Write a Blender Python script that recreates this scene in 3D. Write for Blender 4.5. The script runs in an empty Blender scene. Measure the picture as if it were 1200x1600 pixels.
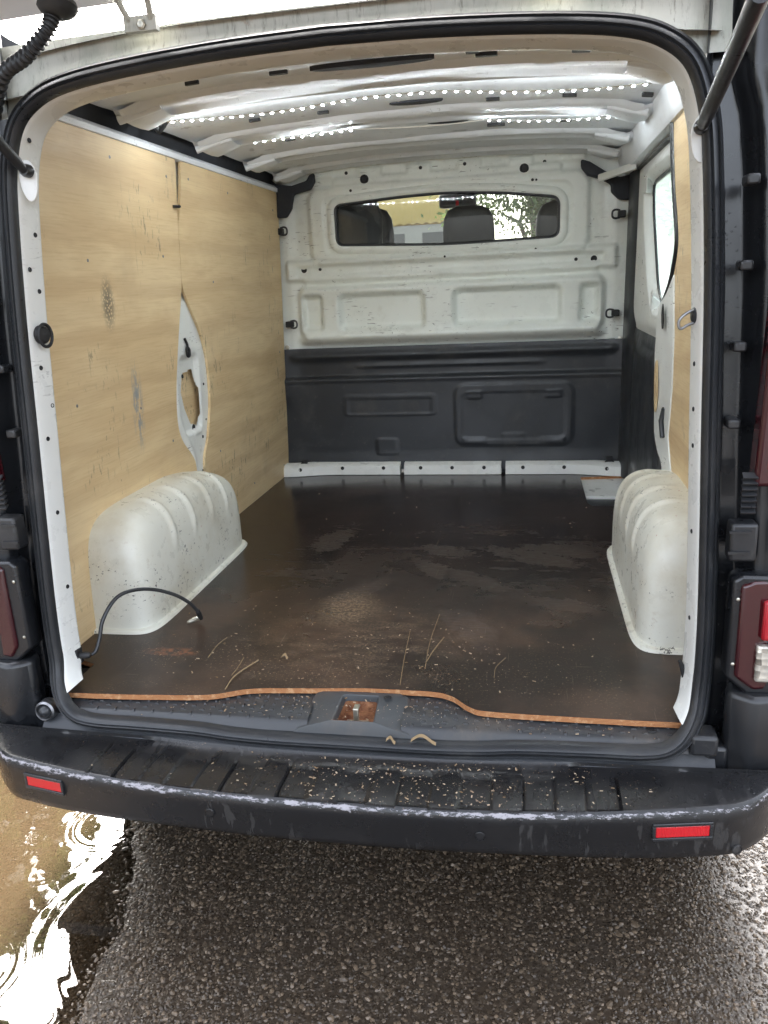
import bpy, bmesh, math, random
import numpy as np
from mathutils import Vector, Matrix, noise as mnoise
R = math.radians
random.seed(7); rng = np.random.default_rng(7)
sc = bpy.context.scene
COL = sc.collection

# ------------------------------------------------------------------ camera
CAM = np.array([0.3702, -1.5294, 0.8893]); YAW, PITCH, ROLL, FPX = R(10.851), R(16.290), R(-2.751), 1225.7
def cam_axes():
    cy, sy, cp, sp = math.cos(YAW), math.sin(YAW), math.cos(PITCH), math.sin(PITCH)
    f = np.array([-sy*cp, cy*cp, -sp]); r = np.array([cy, sy, 0.0]); u = np.cross(r, f)
    c, s = math.cos(ROLL), math.sin(ROLL)
    return f, c*r + s*u, c*u - s*r
F_, R_, U_ = cam_axes()
cd = bpy.data.cameras.new('camera'); co = bpy.data.objects.new('camera', cd); COL.objects.link(co)
m = Matrix.Identity(4)
for i in range(3):
    m[i][0], m[i][1], m[i][2], m[i][3] = R_[i], U_[i], -F_[i], CAM[i]
co.matrix_world = m
cd.sensor_fit = 'HORIZONTAL'; cd.sensor_width = 36.0; cd.lens = 36.0*FPX/1200.0
cd.clip_start = 0.02; cd.clip_end = 3000
sc.camera = co

# ------------------------------------------------------------------ sky, sun, exposure
SUN_EL, SUN_AZ = R(42), R(-18)          # azimuth from +y (van's nose) towards +x
w = bpy.data.worlds.new('World'); sc.world = w; w.use_nodes = True
nt = w.node_tree; nt.nodes.clear()
sky = nt.nodes.new('ShaderNodeTexSky'); sky.sky_type = 'NISHITA'; sky.sun_disc = False
sky.sun_elevation = SUN_EL; sky.sun_rotation = SUN_AZ; sky.air_density = 1.0; sky.dust_density = 8.0; sky.ozone_density = 1.0
hs = nt.nodes.new('ShaderNodeHueSaturation'); hs.inputs['Saturation'].default_value = 0.42
bg = nt.nodes.new('ShaderNodeBackground'); bg.inputs['Strength'].default_value = 0.15
wo = nt.nodes.new('ShaderNodeOutputWorld')
nt.links.new(sky.outputs[0], hs.inputs['Color']); nt.links.new(hs.outputs[0], bg.inputs[0]); nt.links.new(bg.outputs[0], wo.inputs[0])
sl = bpy.data.lights.new('sun', 'SUN'); sl.energy = 1.5; sl.angle = R(25); sl.color = (1.0, 0.96, 0.9)
so = bpy.data.objects.new('sun', sl); COL.objects.link(so)
sd = Vector((math.sin(SUN_AZ)*math.cos(SUN_EL), math.cos(SUN_AZ)*math.cos(SUN_EL), math.sin(SUN_EL)))
so.rotation_euler = sd.to_track_quat('Z', 'Y').to_euler()
vs = sc.view_settings; vs.view_transform = 'Standard'; vs.look = 'None'; vs.gamma = 1.0; vs.exposure = 3.32; vs.use_curve_mapping = False
sc.render.engine = 'CYCLES'
cy = sc.cycles; cy.use_denoising = True; cy.max_bounces = 10; cy.diffuse_bounces = 6; cy.glossy_bounces = 5
cy.transmission_bounces = 8; cy.transparent_max_bounces = 12; cy.sample_clamp_indirect = 8.0; cy.caustics_refractive = False; cy.caustics_reflective = False
cy.use_adaptive_sampling = True; cy.adaptive_threshold = 0.02

# ------------------------------------------------------------------ helpers
def ray_to(u, v, ax, val):
    """a point measured on the photograph, put on the real plane (axis = value) it lies on"""
    d = F_ + R_*(u-600)/FPX - U_*(v-800)/FPX
    k = 'xyz'.index(ax); t = (val-CAM[k])/d[k]
    return tuple(CAM + d*t)

class MB:
    def __init__(s): s.v = []; s.f = []; s.m = []
    def add(s, vs, fs, mi=0):
        o = len(s.v); s.v += [tuple(p) for p in vs]; s.f += [tuple(i+o for i in f) for f in fs]; s.m += [mi]*len(fs); return s
    def box(s, lo, hi, mi=0):
        (a, b, c), (d, e, f) = lo, hi
        return s.add([(a,b,c),(d,b,c),(d,e,c),(a,e,c),(a,b,f),(d,b,f),(d,e,f),(a,e,f)],
                     [(0,3,2,1),(4,5,6,7),(0,1,5,4),(1,2,6,5),(2,3,7,6),(3,0,4,7)], mi)
    def obox(s, c, ax, ay, az, mi=0):
        c, ax, ay, az = map(np.array, (c, ax, ay, az))
        vs = [c+i*ax+j*ay+k*az for k in (-1,1) for i, j in ((-1,-1),(1,-1),(1,1),(-1,1))]
        return s.add(vs, [(0,3,2,1),(4,5,6,7),(0,1,5,4),(1,2,6,5),(2,3,7,6),(3,0,4,7)], mi)
    def grid(s, fn, nu, nv, mi=0, skip=None, closed=False):
        vs = [fn(i/(nu-1), j/(nv-1)) for i in range(nu) for j in range(nv)]
        fs = []
        for i in range(nu-1):
            for j in range(nv-1):
                q = (i*nv+j, (i+1)*nv+j, (i+1)*nv+j+1, i*nv+j+1)
                if skip and skip(*(np.mean([vs[k] for k in q], axis=0))): continue
                fs.append(q)
        return s.add(vs, fs, mi)
    def rings(s, rings, mi=0, close=True, cap=False):
        n = len(rings[0]); vs = [p for r in rings for p in r]; fs = []
        for i in range(len(rings)-1):
            for j in range(n if close else n-1):
                k = (j+1) % n
                fs.append((i*n+j, i*n+k, (i+1)*n+k, (i+1)*n+j))
        if cap: fs += [tuple(range(n))[::-1], tuple((len(rings)-1)*n+j for j in range(n))]
        return s.add(vs, fs, mi)
    def tube(s, pts, r, n=10, mi=0, cap=True):
        pts = [np.array(p, float) for p in pts]; rs = r if hasattr(r, '__len__') else [r]*len(pts)
        rings = []; up = None
        for i, p in enumerate(pts):
            t = pts[min(i+1, len(pts)-1)] - pts[max(i-1, 0)]; t /= np.linalg.norm(t)+1e-9
            if up is None:
                up = np.cross(t, (0,0,1)) if abs(t[2]) < .9 else np.cross(t, (1,0,0))
            a = up - t*np.dot(up, t); a /= np.linalg.norm(a)+1e-9; up = a; b = np.cross(t, a)
            rings.append([p + rs[i]*(math.cos(2*math.pi*k/n)*a + math.sin(2*math.pi*k/n)*b) for k in range(n)])
        return s.rings(rings, mi, True, cap)
    def lathe(s, prof, c, axis, n=20, mi=0, cap=True):
        c = np.array(c); a = np.array(axis, float); a /= np.linalg.norm(a)
        e = np.cross(a, (0,0,1)) if abs(a[2]) < .9 else np.cross(a, (1,0,0)); e /= np.linalg.norm(e); g = np.cross(a, e)
        return s.rings([[c + h*a + r*(math.cos(2*math.pi*k/n)*e + math.sin(2*math.pi*k/n)*g) for k in range(n)] for r, h in prof], mi, True, cap)
    def prism(s, poly, off, mi=0, mside=None, mback=None):
        """poly: 3-D outline; off: extrusion vector"""
        n = len(poly); o = np.array(off); vs = [np.array(p) for p in poly] + [np.array(p)+o for p in poly]
        s.add(vs, [tuple(range(n))], mi); b = len(s.v)-2*n
        s.f.append(tuple(b+n+k for k in range(n))[::-1]); s.m.append(mi if mback is None else mback)
        for k in range(n):
            s.f.append((b+(k+1) % n, b+k, b+n+k, b+n+(k+1) % n)); s.m.append(mi if mside is None else mside)
        return s

WLOC = {}
def link(o, parent=None, wl=(0,0,0)):
    COL.objects.link(o); WLOC[o.name] = np.array(wl, float)
    if parent is not None:
        o.parent = parent; o.location = tuple(np.array(wl, float)-WLOC[parent.name])
    else: o.location = tuple(wl)
    return o
def tag(o, label=None, cat=None, group=None, kind=None):
    for k, v in (('label', label), ('category', cat), ('group', group), ('kind', kind)):
        if v: o[k] = v
    return o
def build(mb, name, mats, parent=None, smooth=False, bevel=0, origin=None, fix=True, angle=40, label=None):
    V = np.array(mb.v, float); c = (V.min(0)+V.max(0))/2 if origin is None else np.array(origin)
    me = bpy.data.meshes.new(name); me.from_pydata((V-c).tolist(), [], mb.f)
    mats = mats if isinstance(mats, (list, tuple)) else [mats]
    for t in mats: me.materials.append(t)
    if len(mats) > 1: me.polygons.foreach_set('material_index', mb.m)
    if fix:
        b = bmesh.new(); b.from_mesh(me); bmesh.ops.recalc_face_normals(b, faces=b.faces); b.to_mesh(me); b.free()
    if smooth:
        me.polygons.foreach_set('use_smooth', [True]*len(me.polygons))
        if angle < 180: me.set_sharp_from_angle(angle=R(angle))
    o = bpy.data.objects.new(name, me); link(o, parent, c)
    if bevel:
        bv = o.modifiers.new('bevel', 'BEVEL'); bv.width = bevel; bv.segments = 2; bv.limit_method = 'ANGLE'; bv.angle_limit = R(35)
        me.polygons.foreach_set('use_smooth', [True]*len(me.polygons)); me.set_sharp_from_angle(angle=R(50))
    if label: o['label'] = label
    return o
def dup(src, parent, wl, rot=None, scale=None):
    o = src.copy(); link(o, parent, wl)
    if rot is not None: o.rotation_euler = rot
    if scale is not None: o.scale = scale
    return o
def empty(name, loc, label, cat, group=None):
    o = bpy.data.objects.new(name, None); o.empty_display_size = .1; link(o, None, loc); return tag(o, label, cat, group)
def spline(pts, n):
    P = [np.array(p, float) for p in pts]; P = [2*P[0]-P[1]] + P + [2*P[-1]-P[-2]]; out = []
    segs = len(P)-3
    for k in range(n):
        t = k/(n-1)*segs; i = min(int(t), segs-1); t -= i; a, b, c, d = P[i:i+4]
        out.append(.5*((2*b)+(-a+c)*t+(2*a-5*b+4*c-d)*t*t+(-a+3*b-3*c+d)*t**3))
    return out
def sstep(a, b, x):
    t = min(1, max(0, (x-a)/(b-a))); return t*t*(3-2*t)
def fbm(x, y, z, o=4): return mnoise.fractal((x, y, z), 1.0, 2.0, o)

# ------------------------------------------------------------------ materials
class NT:
    def __init__(s, name):
        s.mat = bpy.data.materials.new(name); s.mat.use_nodes = True; s.t = s.mat.node_tree; s.t.nodes.clear()
        s.out = s.n('ShaderNodeOutputMaterial'); s.geo = s.n('ShaderNodeNewGeometry'); s.pos = s.geo.outputs['Position']
    def n(s, typ, **kw):
        nd = s.t.nodes.new(typ)
        for k, v in kw.items():
            if hasattr(nd, k) and not k[0].isupper(): setattr(nd, k, v)
            else: s.set(nd, k, v)
        return nd
    def set(s, nd, k, v):
        sock = nd.inputs[k] if not isinstance(k, str) or k in nd.inputs else nd.inputs[k.replace('_', ' ')]
        if isinstance(v, bpy.types.NodeSocket): s.t.links.new(v, sock)
        elif hasattr(v, '__len__') and sock.type == 'RGBA' and len(v) == 3: sock.default_value = (*v, 1)
        else: sock.default_value = v
    def mapped(s, scale=(1,1,1), loc=(0,0,0), rot=(0,0,0), src=None):
        nd = s.n('ShaderNodeMapping'); s.set(nd, 'Vector', src or s.pos); nd.inputs['Scale'].default_value = scale
        nd.inputs['Location'].default_value = loc; nd.inputs['Rotation'].default_value = rot; return nd.outputs[0]
    def noise(s, scale, detail=4, rough=.55, vec=None, dist=0.0):
        nd = s.n('ShaderNodeTexNoise'); s.set(nd, 'Vector', vec or s.pos)
        for k, v in (('Scale', scale), ('Detail', detail), ('Roughness', rough), ('Distortion', dist)): nd.inputs[k].default_value = v
        return nd.outputs['Fac']
    def vor(s, scale, vec=None, feature='F1', out='Distance', rnd=1.0):
        nd = s.n('ShaderNodeTexVoronoi', feature=feature); s.set(nd, 'Vector', vec or s.pos); nd.inputs['Scale'].default_value = scale; nd.inputs['Randomness'].default_value = rnd
        return nd.outputs[out]
    def ramp(s, fac, a, b, lo=0.0, hi=1.0):
        nd = s.n('ShaderNodeMapRange', interpolation_type='SMOOTHSTEP'); s.set(nd, 0, fac)
        for k, v in zip((1,2,3,4), (a,b,lo,hi)): nd.inputs[k].default_value = v
        return nd.outputs[0]
    def math(s, op, a, b=0.0, c=None):
        nd = s.n('ShaderNodeMath', operation=op); s.set(nd, 0, a); s.set(nd, 1, b)
        if c is not None: s.set(nd, 2, c)
        return nd.outputs[0]
    def mix(s, fac, a, b, blend='MIX'):
        nd = s.n('ShaderNodeMix', data_type='RGBA', blend_type=blend)
        s.set(nd, 0, fac)
        for i, v in ((6, a), (7, b)):
            if isinstance(v, bpy.types.NodeSocket): s.t.links.new(v, nd.inputs[i])
            else: nd.inputs[i].default_value = (*v[:3], 1)
        return nd.outputs[2]
    def blob(s, c, rad):
        """soft ellipsoid mask round a place on the thing (1 at centre, 0 outside)"""
        d = s.n('ShaderNodeVectorMath', operation='SUBTRACT'); s.set(d, 0, s.pos); d.inputs[1].default_value = c
        e = s.n('ShaderNodeVectorMath', operation='DIVIDE'); s.set(e, 0, d.outputs[0]); e.inputs[1].default_value = rad
        l = s.n('ShaderNodeVectorMath', operation='LENGTH'); s.set(l, 0, e.outputs[0])
        return s.ramp(l.outputs['Value'], 1.0, .2)
    def xyz(s):
        nd = s.n('ShaderNodeSeparateXYZ'); s.set(nd, 0, s.pos); return nd.outputs
    def bump(s, h, strength=.3, dist=.01, normal=None):
        nd = s.n('ShaderNodeBump'); s.set(nd, 'Height', h); nd.inputs['Strength'].default_value = strength; nd.inputs['Distance'].default_value = dist
        if normal is not None: s.set(nd, 'Normal', normal)
        return nd.outputs[0]
    def bsdf(s, **kw):
        nd = s.n('ShaderNodeBsdfPrincipled')
        for k, v in kw.items(): s.set(nd, k, v)
        s.t.links.new(nd.outputs[0], s.out.inputs[0]); return nd
    def surf(s, sh): s.t.links.new(sh, s.out.inputs[0])

def paint(name, col, rough=.38, dirt=(.25,.2,.15), dirt_amt=.35, scratch=.6, sscale=1.0):
    t = NT(name)
    n1 = t.noise(2.3, 6, .65); n2 = t.noise(14, 5, .6)
    c = t.mix(t.math('MULTIPLY', t.ramp(n1, .48, .75), dirt_amt), col, [d*.5+k*.5 for d, k in zip(dirt, col)])
    c = t.mix(t.math('MULTIPLY', t.ramp(n2, .58, .8), dirt_amt*.6), c, dirt)
    # scuffs: short dark marks where a broad mask allows them
    v = t.mapped((55*sscale, 30*sscale, 70*sscale), rot=(.4, .7, .2)); sc1 = t.noise(1.0, 3, .75, vec=v)
    v2 = t.mapped((14*sscale, 20*sscale, 150*sscale), rot=(.15, .1, .5)); sc2 = t.noise(1.0, 2, .6, vec=v2)
    mask = t.ramp(t.noise(5.0, 3, .6, vec=t.mapped(loc=(3,1,2))), .5, .62)
    sc_ = t.math('MULTIPLY', t.math('MAXIMUM', t.ramp(sc1, .645, .675), t.ramp(sc2, .645, .675)), mask)
    c = t.mix(t.math('MULTIPLY', sc_, scratch), c, (.05,.045,.04))
    r = t.ramp(n2, .3, .8, rough-.08, rough+.2)
    t.bsdf(Base_Color=c, Roughness=r, Normal=t.bump(t.noise(60, 3), .04, .003)); return t.mat
M = {}
M['white'] = paint('white_paint', (.80,.82,.79), .35, dirt_amt=.3, scratch=.75)
M['roof_white'] = paint('roof_paint', (.78,.81,.84), .55, dirt=(.35,.36,.37), dirt_amt=.4, scratch=.35)
M['bulk_white'] = paint('bulkhead_paint', (.82,.86,.82), .32, dirt=(.36,.34,.28), dirt_amt=.35, scratch=.7)
M['frame_white'] = paint('frame_paint', (.76,.77,.74), .3, dirt_amt=.12, scratch=.25)

def arch_mat():
    t = NT('wheel_arch_paint')
    n1 = t.noise(3.5, 6, .65); n2 = t.noise(22, 5, .65)
    c = t.mix(t.math('MULTIPLY', t.ramp(n1, .42, .68), .65), (.74,.74,.66), (.55,.51,.40))
    c = t.mix(t.math('MULTIPLY', t.ramp(n2, .62, .8), .5), c, (.3,.2,.1))
    mask = t.ramp(t.noise(6, 3, .6), .46, .58)
    v = t.mapped((60,45,90), rot=(.3,.5,.9)); a = t.ramp(t.noise(1, 4, .75, vec=v), .61, .64)
    v2 = t.mapped((35,35,35), loc=(4,4,1)); b = t.ramp(t.noise(1, 3, .8, vec=v2), .655, .685)
    s_ = t.math('MULTIPLY', t.math('MAXIMUM', a, b), mask)
    c = t.mix(t.math('MULTIPLY', s_, .85), c, (.04,.035,.03))
    red = t.math('MULTIPLY', t.ramp(t.noise(1, 2, .6, vec=t.mapped((90,40,30), loc=(9,2,5))), .72, .76), t.ramp(t.noise(4, 2, .5, vec=t.mapped(loc=(7,7,7))), .55, .65))
    c = t.mix(t.math('MULTIPLY', red, .8), c, (.35,.03,.02))
    t.bsdf(Base_Color=c, Roughness=t.ramp(n2, .3, .8, .25, .5), Normal=t.bump(n2, .05, .003)); return t.mat
M['arch'] = arch_mat()

def ply_mat():
    t = NT('birch_plywood'); X, Y, Z = t.xyz()
    base = t.noise(1, 4, .55, vec=t.mapped((1, 1.6, 7), rot=(.1,0,0)), dist=1.6)
    wv = t.n('ShaderNodeTexWave', wave_type='BANDS', bands_direction='Z'); t.set(wv, 'Vector', t.mapped((1, .55, 1.5)))
    for k, v in (('Scale', 1.5), ('Distortion', 7.0), ('Detail', 3.0), ('Detail Scale', .9), ('Detail Roughness', .55)): wv.inputs[k].default_value = v
    fine = t.noise(1, 4, .7, vec=t.mapped((40, 7, 220)))
    c = t.mix(t.ramp(base, .3, .72), (.71,.53,.295), (.80,.63,.375))
    c = t.mix(t.math('MULTIPLY', t.ramp(wv.outputs['Fac'], .55, .95), .27), c, (.50,.32,.15))
    c = t.mix(t.math('MULTIPLY', t.ramp(fine, .45, .7), .25), c, (.47,.31,.16))
    # rubbed dark marks and dents
    mk = t.ramp(t.noise(3.2, 3, .6, vec=t.mapped(loc=(1.7,5,3))), .52, .66)
    a = t.ramp(t.noise(1, 3, .7, vec=t.mapped((30, 55, 18), rot=(.5,0,0))), .60, .64)
    b = t.ramp(t.noise(1, 3, .7, vec=t.mapped((60, 70, 14), loc=(3,3,3))), .62, .66)
    c = t.mix(t.math('MULTIPLY', t.math('MULTIPLY', t.math('MAXIMUM', a, b), mk), .65), c, (.12,.08,.05))
    sm = t.math('MULTIPLY', t.ramp(t.noise(2.1, 4, .6, vec=t.mapped(loc=(8,2,1))), .55, .75), .35)
    c = t.mix(sm, c, (.40,.27,.15))
    # tyre print and the blue-grey rub
    p = ray_to(165, 475, 'x', -.775); tr = t.math('MULTIPLY', t.blob(p, (.2,.045,.09)), t.ramp(t.vor(120), .25, .5))
    c = t.mix(t.math('MULTIPLY', tr, .75), c, (.09,.075,.06))
    p = ray_to(213, 635, 'x', -.785); bl = t.math('MULTIPLY', t.blob(p, (.2,.045,.17)), t.ramp(t.noise(1, 5, .75, vec=t.mapped((40,60,22))), .42, .58))
    c = t.mix(t.math('MULTIPLY', bl, .85), c, (.24,.28,.32))
    t.bsdf(Base_Color=c, Roughness=t.ramp(fine, .3, .7, .42, .6), Normal=t.bump(fine, .08, .003)); return t.mat
M['ply'] = ply_mat()

def edge_mat():
    t = NT('plywood_edge'); X, Y, Z = t.xyz()
    lay = t.math('FRACT', t.math('MULTIPLY', Z, 330.0))
    c = t.mix(t.ramp(lay, .35, .6), (.52,.25,.10), (.22,.08,.03))
    c = t.mix(t.math('MULTIPLY', t.ramp(t.noise(60, 4, .7), .5, .7), .8), c, (.55,.33,.17))
    t.bsdf(Base_Color=c, Roughness=.7, Normal=t.bump(t.noise(180, 3), .5, .004)); return t.mat
M['ply_edge'] = edge_mat()

def floor_mat():
    t = NT('phenolic_floor_film'); X, Y, Z = t.xyz()
    broad = t.noise(2.2, 5, .6, dist=.6); fine = t.noise(55, 4, .65)
    c = t.mix(t.ramp(broad, .35, .7), (.017,.0115,.0095), (.032,.019,.014))
    # dried smears swept across the board (long curved bands)
    sw = t.noise(1, 6, .7, vec=t.mapped((2.4, 9.0, 1), rot=(0,0,R(14))), dist=1.2)
    swm = t.math('MULTIPLY', t.ramp(sw, .50, .60), t.ramp(t.noise(26, 4, .7), .35, .62))
    reg = t.math('MAXIMUM', t.blob((.28, .95, 0), (.55,.6,.4)), t.blob((-.3, .95, 0), (.33,.5,.4)))
    dry = t.math('MULTIPLY', swm, reg)
    prints = None
    for (u, v, ru, rv, an) in ((672,888,.035,.11,.55),(740,905,.04,.2,.9),(830,870,.06,.2,1.1),(700,860,.05,.12,1.2),(880,862,.05,.13,1.2),(730,978,.06,.16,.5),(880,945,.045,.1,1.3),(545,930,.06,.1,-.3),(585,915,.04,.1,-.4),(520,845,.06,.15,-.2)):
        p = ray_to(u, v, 'z', 0)
        d = t.n('ShaderNodeVectorMath', operation='SUBTRACT'); t.set(d, 0, t.pos); d.inputs[1].default_value = p
        rt = t.n('ShaderNodeVectorRotate', rotation_type='Z_AXIS'); t.set(rt, 'Vector', d.outputs[0]); rt.inputs['Angle'].default_value = -an
        e = t.n('ShaderNodeVectorMath', operation='DIVIDE'); t.set(e, 0, rt.outputs[0]); e.inputs[1].default_value = (ru, rv, .5)
        l = t.n('ShaderNodeVectorMath', operation='LENGTH'); t.set(l, 0, e.outputs[0]); b = t.ramp(t.math('ADD', l.outputs['Value'], t.math('MULTIPLY', t.math('SUBTRACT', t.noise(18, 6, .8), .5), 2.6)), 1.1, .6)
        prints = b if prints is None else t.math('MAXIMUM', prints, b)
    tread = t.ramp(t.noise(1, 2, .5, vec=t.mapped((30, 120, 1), rot=(0,0,R(20)))), .38, .55, .25, 1.0)
    dry = t.math('MAXIMUM', dry, t.math('MULTIPLY', prints, tread))
    c = t.mix(t.math('MULTIPLY', t.ramp(t.noise(3.2, 5, .65, vec=t.mapped(loc=(5,1,0))), .42, .66), t.ramp(Y, 1.1, .3)), c, (.066,.039,.026))  # worn film browner towards the door, some wet sheen put into the colour
    c = t.mix(t.math('MULTIPLY', dry, .26), c, (.14,.11,.088))
    dl = t.math('MULTIPLY', t.blob(ray_to(560, 1000, 'z', 0), (.42,.34,.5)), t.math('MULTIPLY', t.ramp(t.noise(1, 6, .75, vec=t.mapped((9, 22, 1), rot=(0,0,R(-25)))), .42, .62), t.ramp(t.noise(140, 3, .7), .38, .62)))
    c = t.mix(t.math('MULTIPLY', dl, .55), c, (.24,.165,.105))
    # saw dust ground into the board towards the sill
    dz = t.math('MULTIPLY', t.ramp(t.noise(150, 4, .75), .56, .68), t.ramp(Y, .95, .1))
    dz = t.math('MULTIPLY', dz, t.ramp(t.noise(4, 4, .6, vec=t.mapped(loc=(2,6,1))), .40, .66))
    pl = ray_to(545, 950, 'z', 0); dz = t.math('MAXIMUM', dz, t.math('MULTIPLY', t.blob(pl, (.12,.16,.5)), t.ramp(t.noise(110, 4, .75), .44, .6)))
    c = t.mix(t.math('MULTIPLY', dz, .75), c, (.36,.25,.15))
    # scratches along the board
    s1 = t.ramp(t.noise(1, 2, .6, vec=t.mapped((140, 4, 1), rot=(0,0,R(-8)))), .70, .73); s2 = t.ramp(t.noise(1, 2, .6, vec=t.mapped((5, 160, 1), rot=(0,0,R(9)))), .71, .74)
    c = t.mix(t.math('MULTIPLY', t.math('MAXIMUM', s1, s2), .5), c, (.2,.16,.12))
    # rust rubs near the cable
    pr = ray_to(270, 1018, 'z', 0); ru_ = t.math('MULTIPLY', t.blob(pr, (.10,.03,.4)), t.ramp(t.noise(35, 4, .7), .4, .6))
    c = t.mix(t.math('MULTIPLY', ru_, .8), c, (.30,.10,.04))
    rgh = t.math('ADD', t.ramp(broad, .3, .7, .10, .26), t.math('MULTIPLY', dry, .28))
    rgh = t.math('ADD', rgh, t.ramp(Y, 1.4, .2, 0.0, .16))
    grid_ = t.n('ShaderNodeTexWave', wave_type='BANDS', bands_direction='X'); t.set(grid_, 'Vector', t.pos); grid_.inputs['Scale'].default_value = 100
    gr2 = t.n('ShaderNodeTexWave', wave_type='BANDS', bands_direction='Y'); t.set(gr2, 'Vector', t.pos); gr2.inputs['Scale'].default_value = 100
    h = t.math('ADD', t.math('MULTIPLY', t.math('MULTIPLY', grid_.outputs['Fac'], gr2.outputs['Fac']), .25), t.math('MULTIPLY', fine, .5))
    t.bsdf(Base_Color=c, Roughness=rgh, Specular_IOR_Level=.5, Normal=t.bump(h, .10, .002)); return t.mat
M['floor'] = floor_mat()

def plastic(name, col, rough=.45, grain=300, wet=0.0, dust=.25, dustcol=(.25,.23,.2)):
    t = NT(name); n1 = t.noise(5, 6, .65); n2 = t.noise(40, 4, .7)
    c = t.mix(t.math('MULTIPLY', t.ramp(n1, .5, .75), dust), col, dustcol)
    c = t.mix(t.math('MULTIPLY', t.ramp(n2, .6, .78), dust*.8), c, dustcol)
    r = t.ramp(n1, .35, .65, rough-.12, rough+.12)
    h = t.noise(grain, 2)
    nb = t.bump(h, .12, .002)
    if wet:
        dr = t.ramp(t.vor(90), .22, .12); dr2 = t.math('MULTIPLY', dr, t.ramp(t.noise(3, 3), .45, .6))
        nb = t.bump(dr2, .5*wet, .003, nb); r = t.math('SUBTRACT', r, t.math('MULTIPLY', dr2, .2))
    t.bsdf(Base_Color=c, Roughness=r, Normal=nb); return t.mat
M['trim'] = plastic('black_trim', (.026,.029,.034), .42, dust=.14)
M['sill'] = plastic('sill_plastic', (.035,.037,.04), .4, dust=.3, dustcol=(.19,.15,.11))
M['latch_grey'] = plastic('latch_housing_plastic', (.052,.056,.06), .4, dust=.3, dustcol=(.2,.15,.1))
M['rubber'] = plastic('seal_rubber', (.022,.024,.027), .38, dust=.10)
M['foam'] = plastic('dark_foam_and_shade', (.03,.033,.04), .85, dust=.1)  # corner foam, and the sheet that stands in for cavity shade
M['hole'] = plastic('hole_shade_and_black_parts', (.012,.012,.013), .6, dust=.05)  # near black: shade inside holes and slots, also small black parts
M['blackplastic'] = plastic('black_plastic', (.02,.021,.023), .33, dust=.12, wet=.6)
M['seat'] = plastic('seat_cloth', (.05,.05,.055), .9, grain=700, dust=.2)

def bumper_mat():
    t = NT('bumper_plastic'); X, Y, Z = t.xyz()
    n1 = t.noise(6, 6, .7); n2 = t.noise(70, 4, .75)
    c = t.mix(t.math('MULTIPLY', t.ramp(n1, .5, .7), .15), (.013,.013,.014), (.04,.037,.034))
    # dust and specks of wood on the step
    top = t.ramp(Z, -.100, -.088)
    sp = t.math('MULTIPLY', t.math('MULTIPLY', t.ramp(t.noise(210, 3, .8), .64, .70), t.ramp(t.noise(7, 4, .6, vec=t.mapped(loc=(4,0,0))), .48, .62)), top)
    c = t.mix(t.math('MULTIPLY', sp, .75), c, (.40,.27,.17))
    # dried run marks on the face: streaks that hang down
    face = t.ramp(Z, -.098, -.106)
    st = t.math('MULTIPLY', t.ramp(t.noise(1, 3, .7, vec=t.mapped((38, 4, 9), rot=(0,.12,0))), .55, .60), t.ramp(t.noise(3.1, 2, .5, vec=t.mapped(loc=(1.5,0,0))), .55, .60))
    c = t.mix(t.math('MULTIPLY', t.math('MULTIPLY', st, face), .16), c, (.16,.155,.15))
    # worn white edge of the step
    at = t.n('ShaderNodeAttribute', attribute_name='edge_wear'); e = t.math('ADD', at.outputs['Fac'], t.math('MULTIPLY', t.math('SUBTRACT', t.noise(1, 5, .8, vec=t.mapped((55, 160, 160))), .5), 1.6))
    wear = t.math('MULTIPLY', t.ramp(e, .62, .74), t.ramp(at.outputs['Fac'], .05, .25))
    c = t.mix(t.math('MULTIPLY', wear, .9), c, (.36,.345,.37))
    r = t.ramp(n1, .35, .7, .2, .42); r = t.math('ADD', r, t.math('MULTIPLY', wear, .35)); r = t.math('ADD', r, t.math('MULTIPLY', st, .15))
    dr = t.math('MULTIPLY', t.ramp(t.vor(75), .24, .12), t.ramp(t.noise(4, 3), .42, .6))
    nb = t.bump(dr, .35, .003, t.bump(t.noise(420, 2), .15, .0015))
    t.bsdf(Base_Color=c, Roughness=r, Normal=nb); return t.mat
M['bumper'] = bumper_mat()

def body_mat():
    t = NT('black_body_paint'); n1 = t.noise(4, 5, .6)
    c = t.mix(t.math('MULTIPLY', t.ramp(n1, .5, .75), .2), (.010,.011,.013), (.045,.045,.045))
    dr = t.math('MULTIPLY', t.ramp(t.vor(85), .2, .1), t.ramp(t.noise(3, 3), .45, .62))
    t.bsdf(Base_Color=c, Roughness=t.ramp(n1, .3, .8, .22, .4), Coat_Weight=.2, Coat_Roughness=.1, Normal=t.bump(dr, .3, .003)); return t.mat
M['body'] = body_mat()

def galv_mat():
    t = NT('weathered_roof_edge'); v = t.mapped((9, 9, 2.0)); n1 = t.noise(1, 6, .7, vec=v); n2 = t.noise(1, 5, .75, vec=t.mapped((90, 60, 14)))
    c = t.mix(t.ramp(n1, .4, .7), (.52,.52,.47), (.37,.39,.34))
    c = t.mix(t.math('MULTIPLY', t.ramp(n2, .52, .72), .7), c, (.14,.13,.10))
    c = t.mix(t.math('MULTIPLY', t.ramp(t.noise(18, 4, .7), .62, .75), .6), c, (.30,.17,.09))
    t.bsdf(Base_Color=c, Roughness=.5, Normal=t.bump(n2, .15, .003)); return t.mat
M['galv'] = galv_mat()
def rust_mat():
    t = NT('rusty_steel'); n = t.noise(45, 6, .7)
    c = t.mix(t.ramp(n, .35, .65), (.14,.045,.02), (.36,.17,.08))
    t.bsdf(Base_Color=c, Roughness=.75, Normal=t.bump(n, .4, .003)); return t.mat
M['rust'] = rust_mat()
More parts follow.
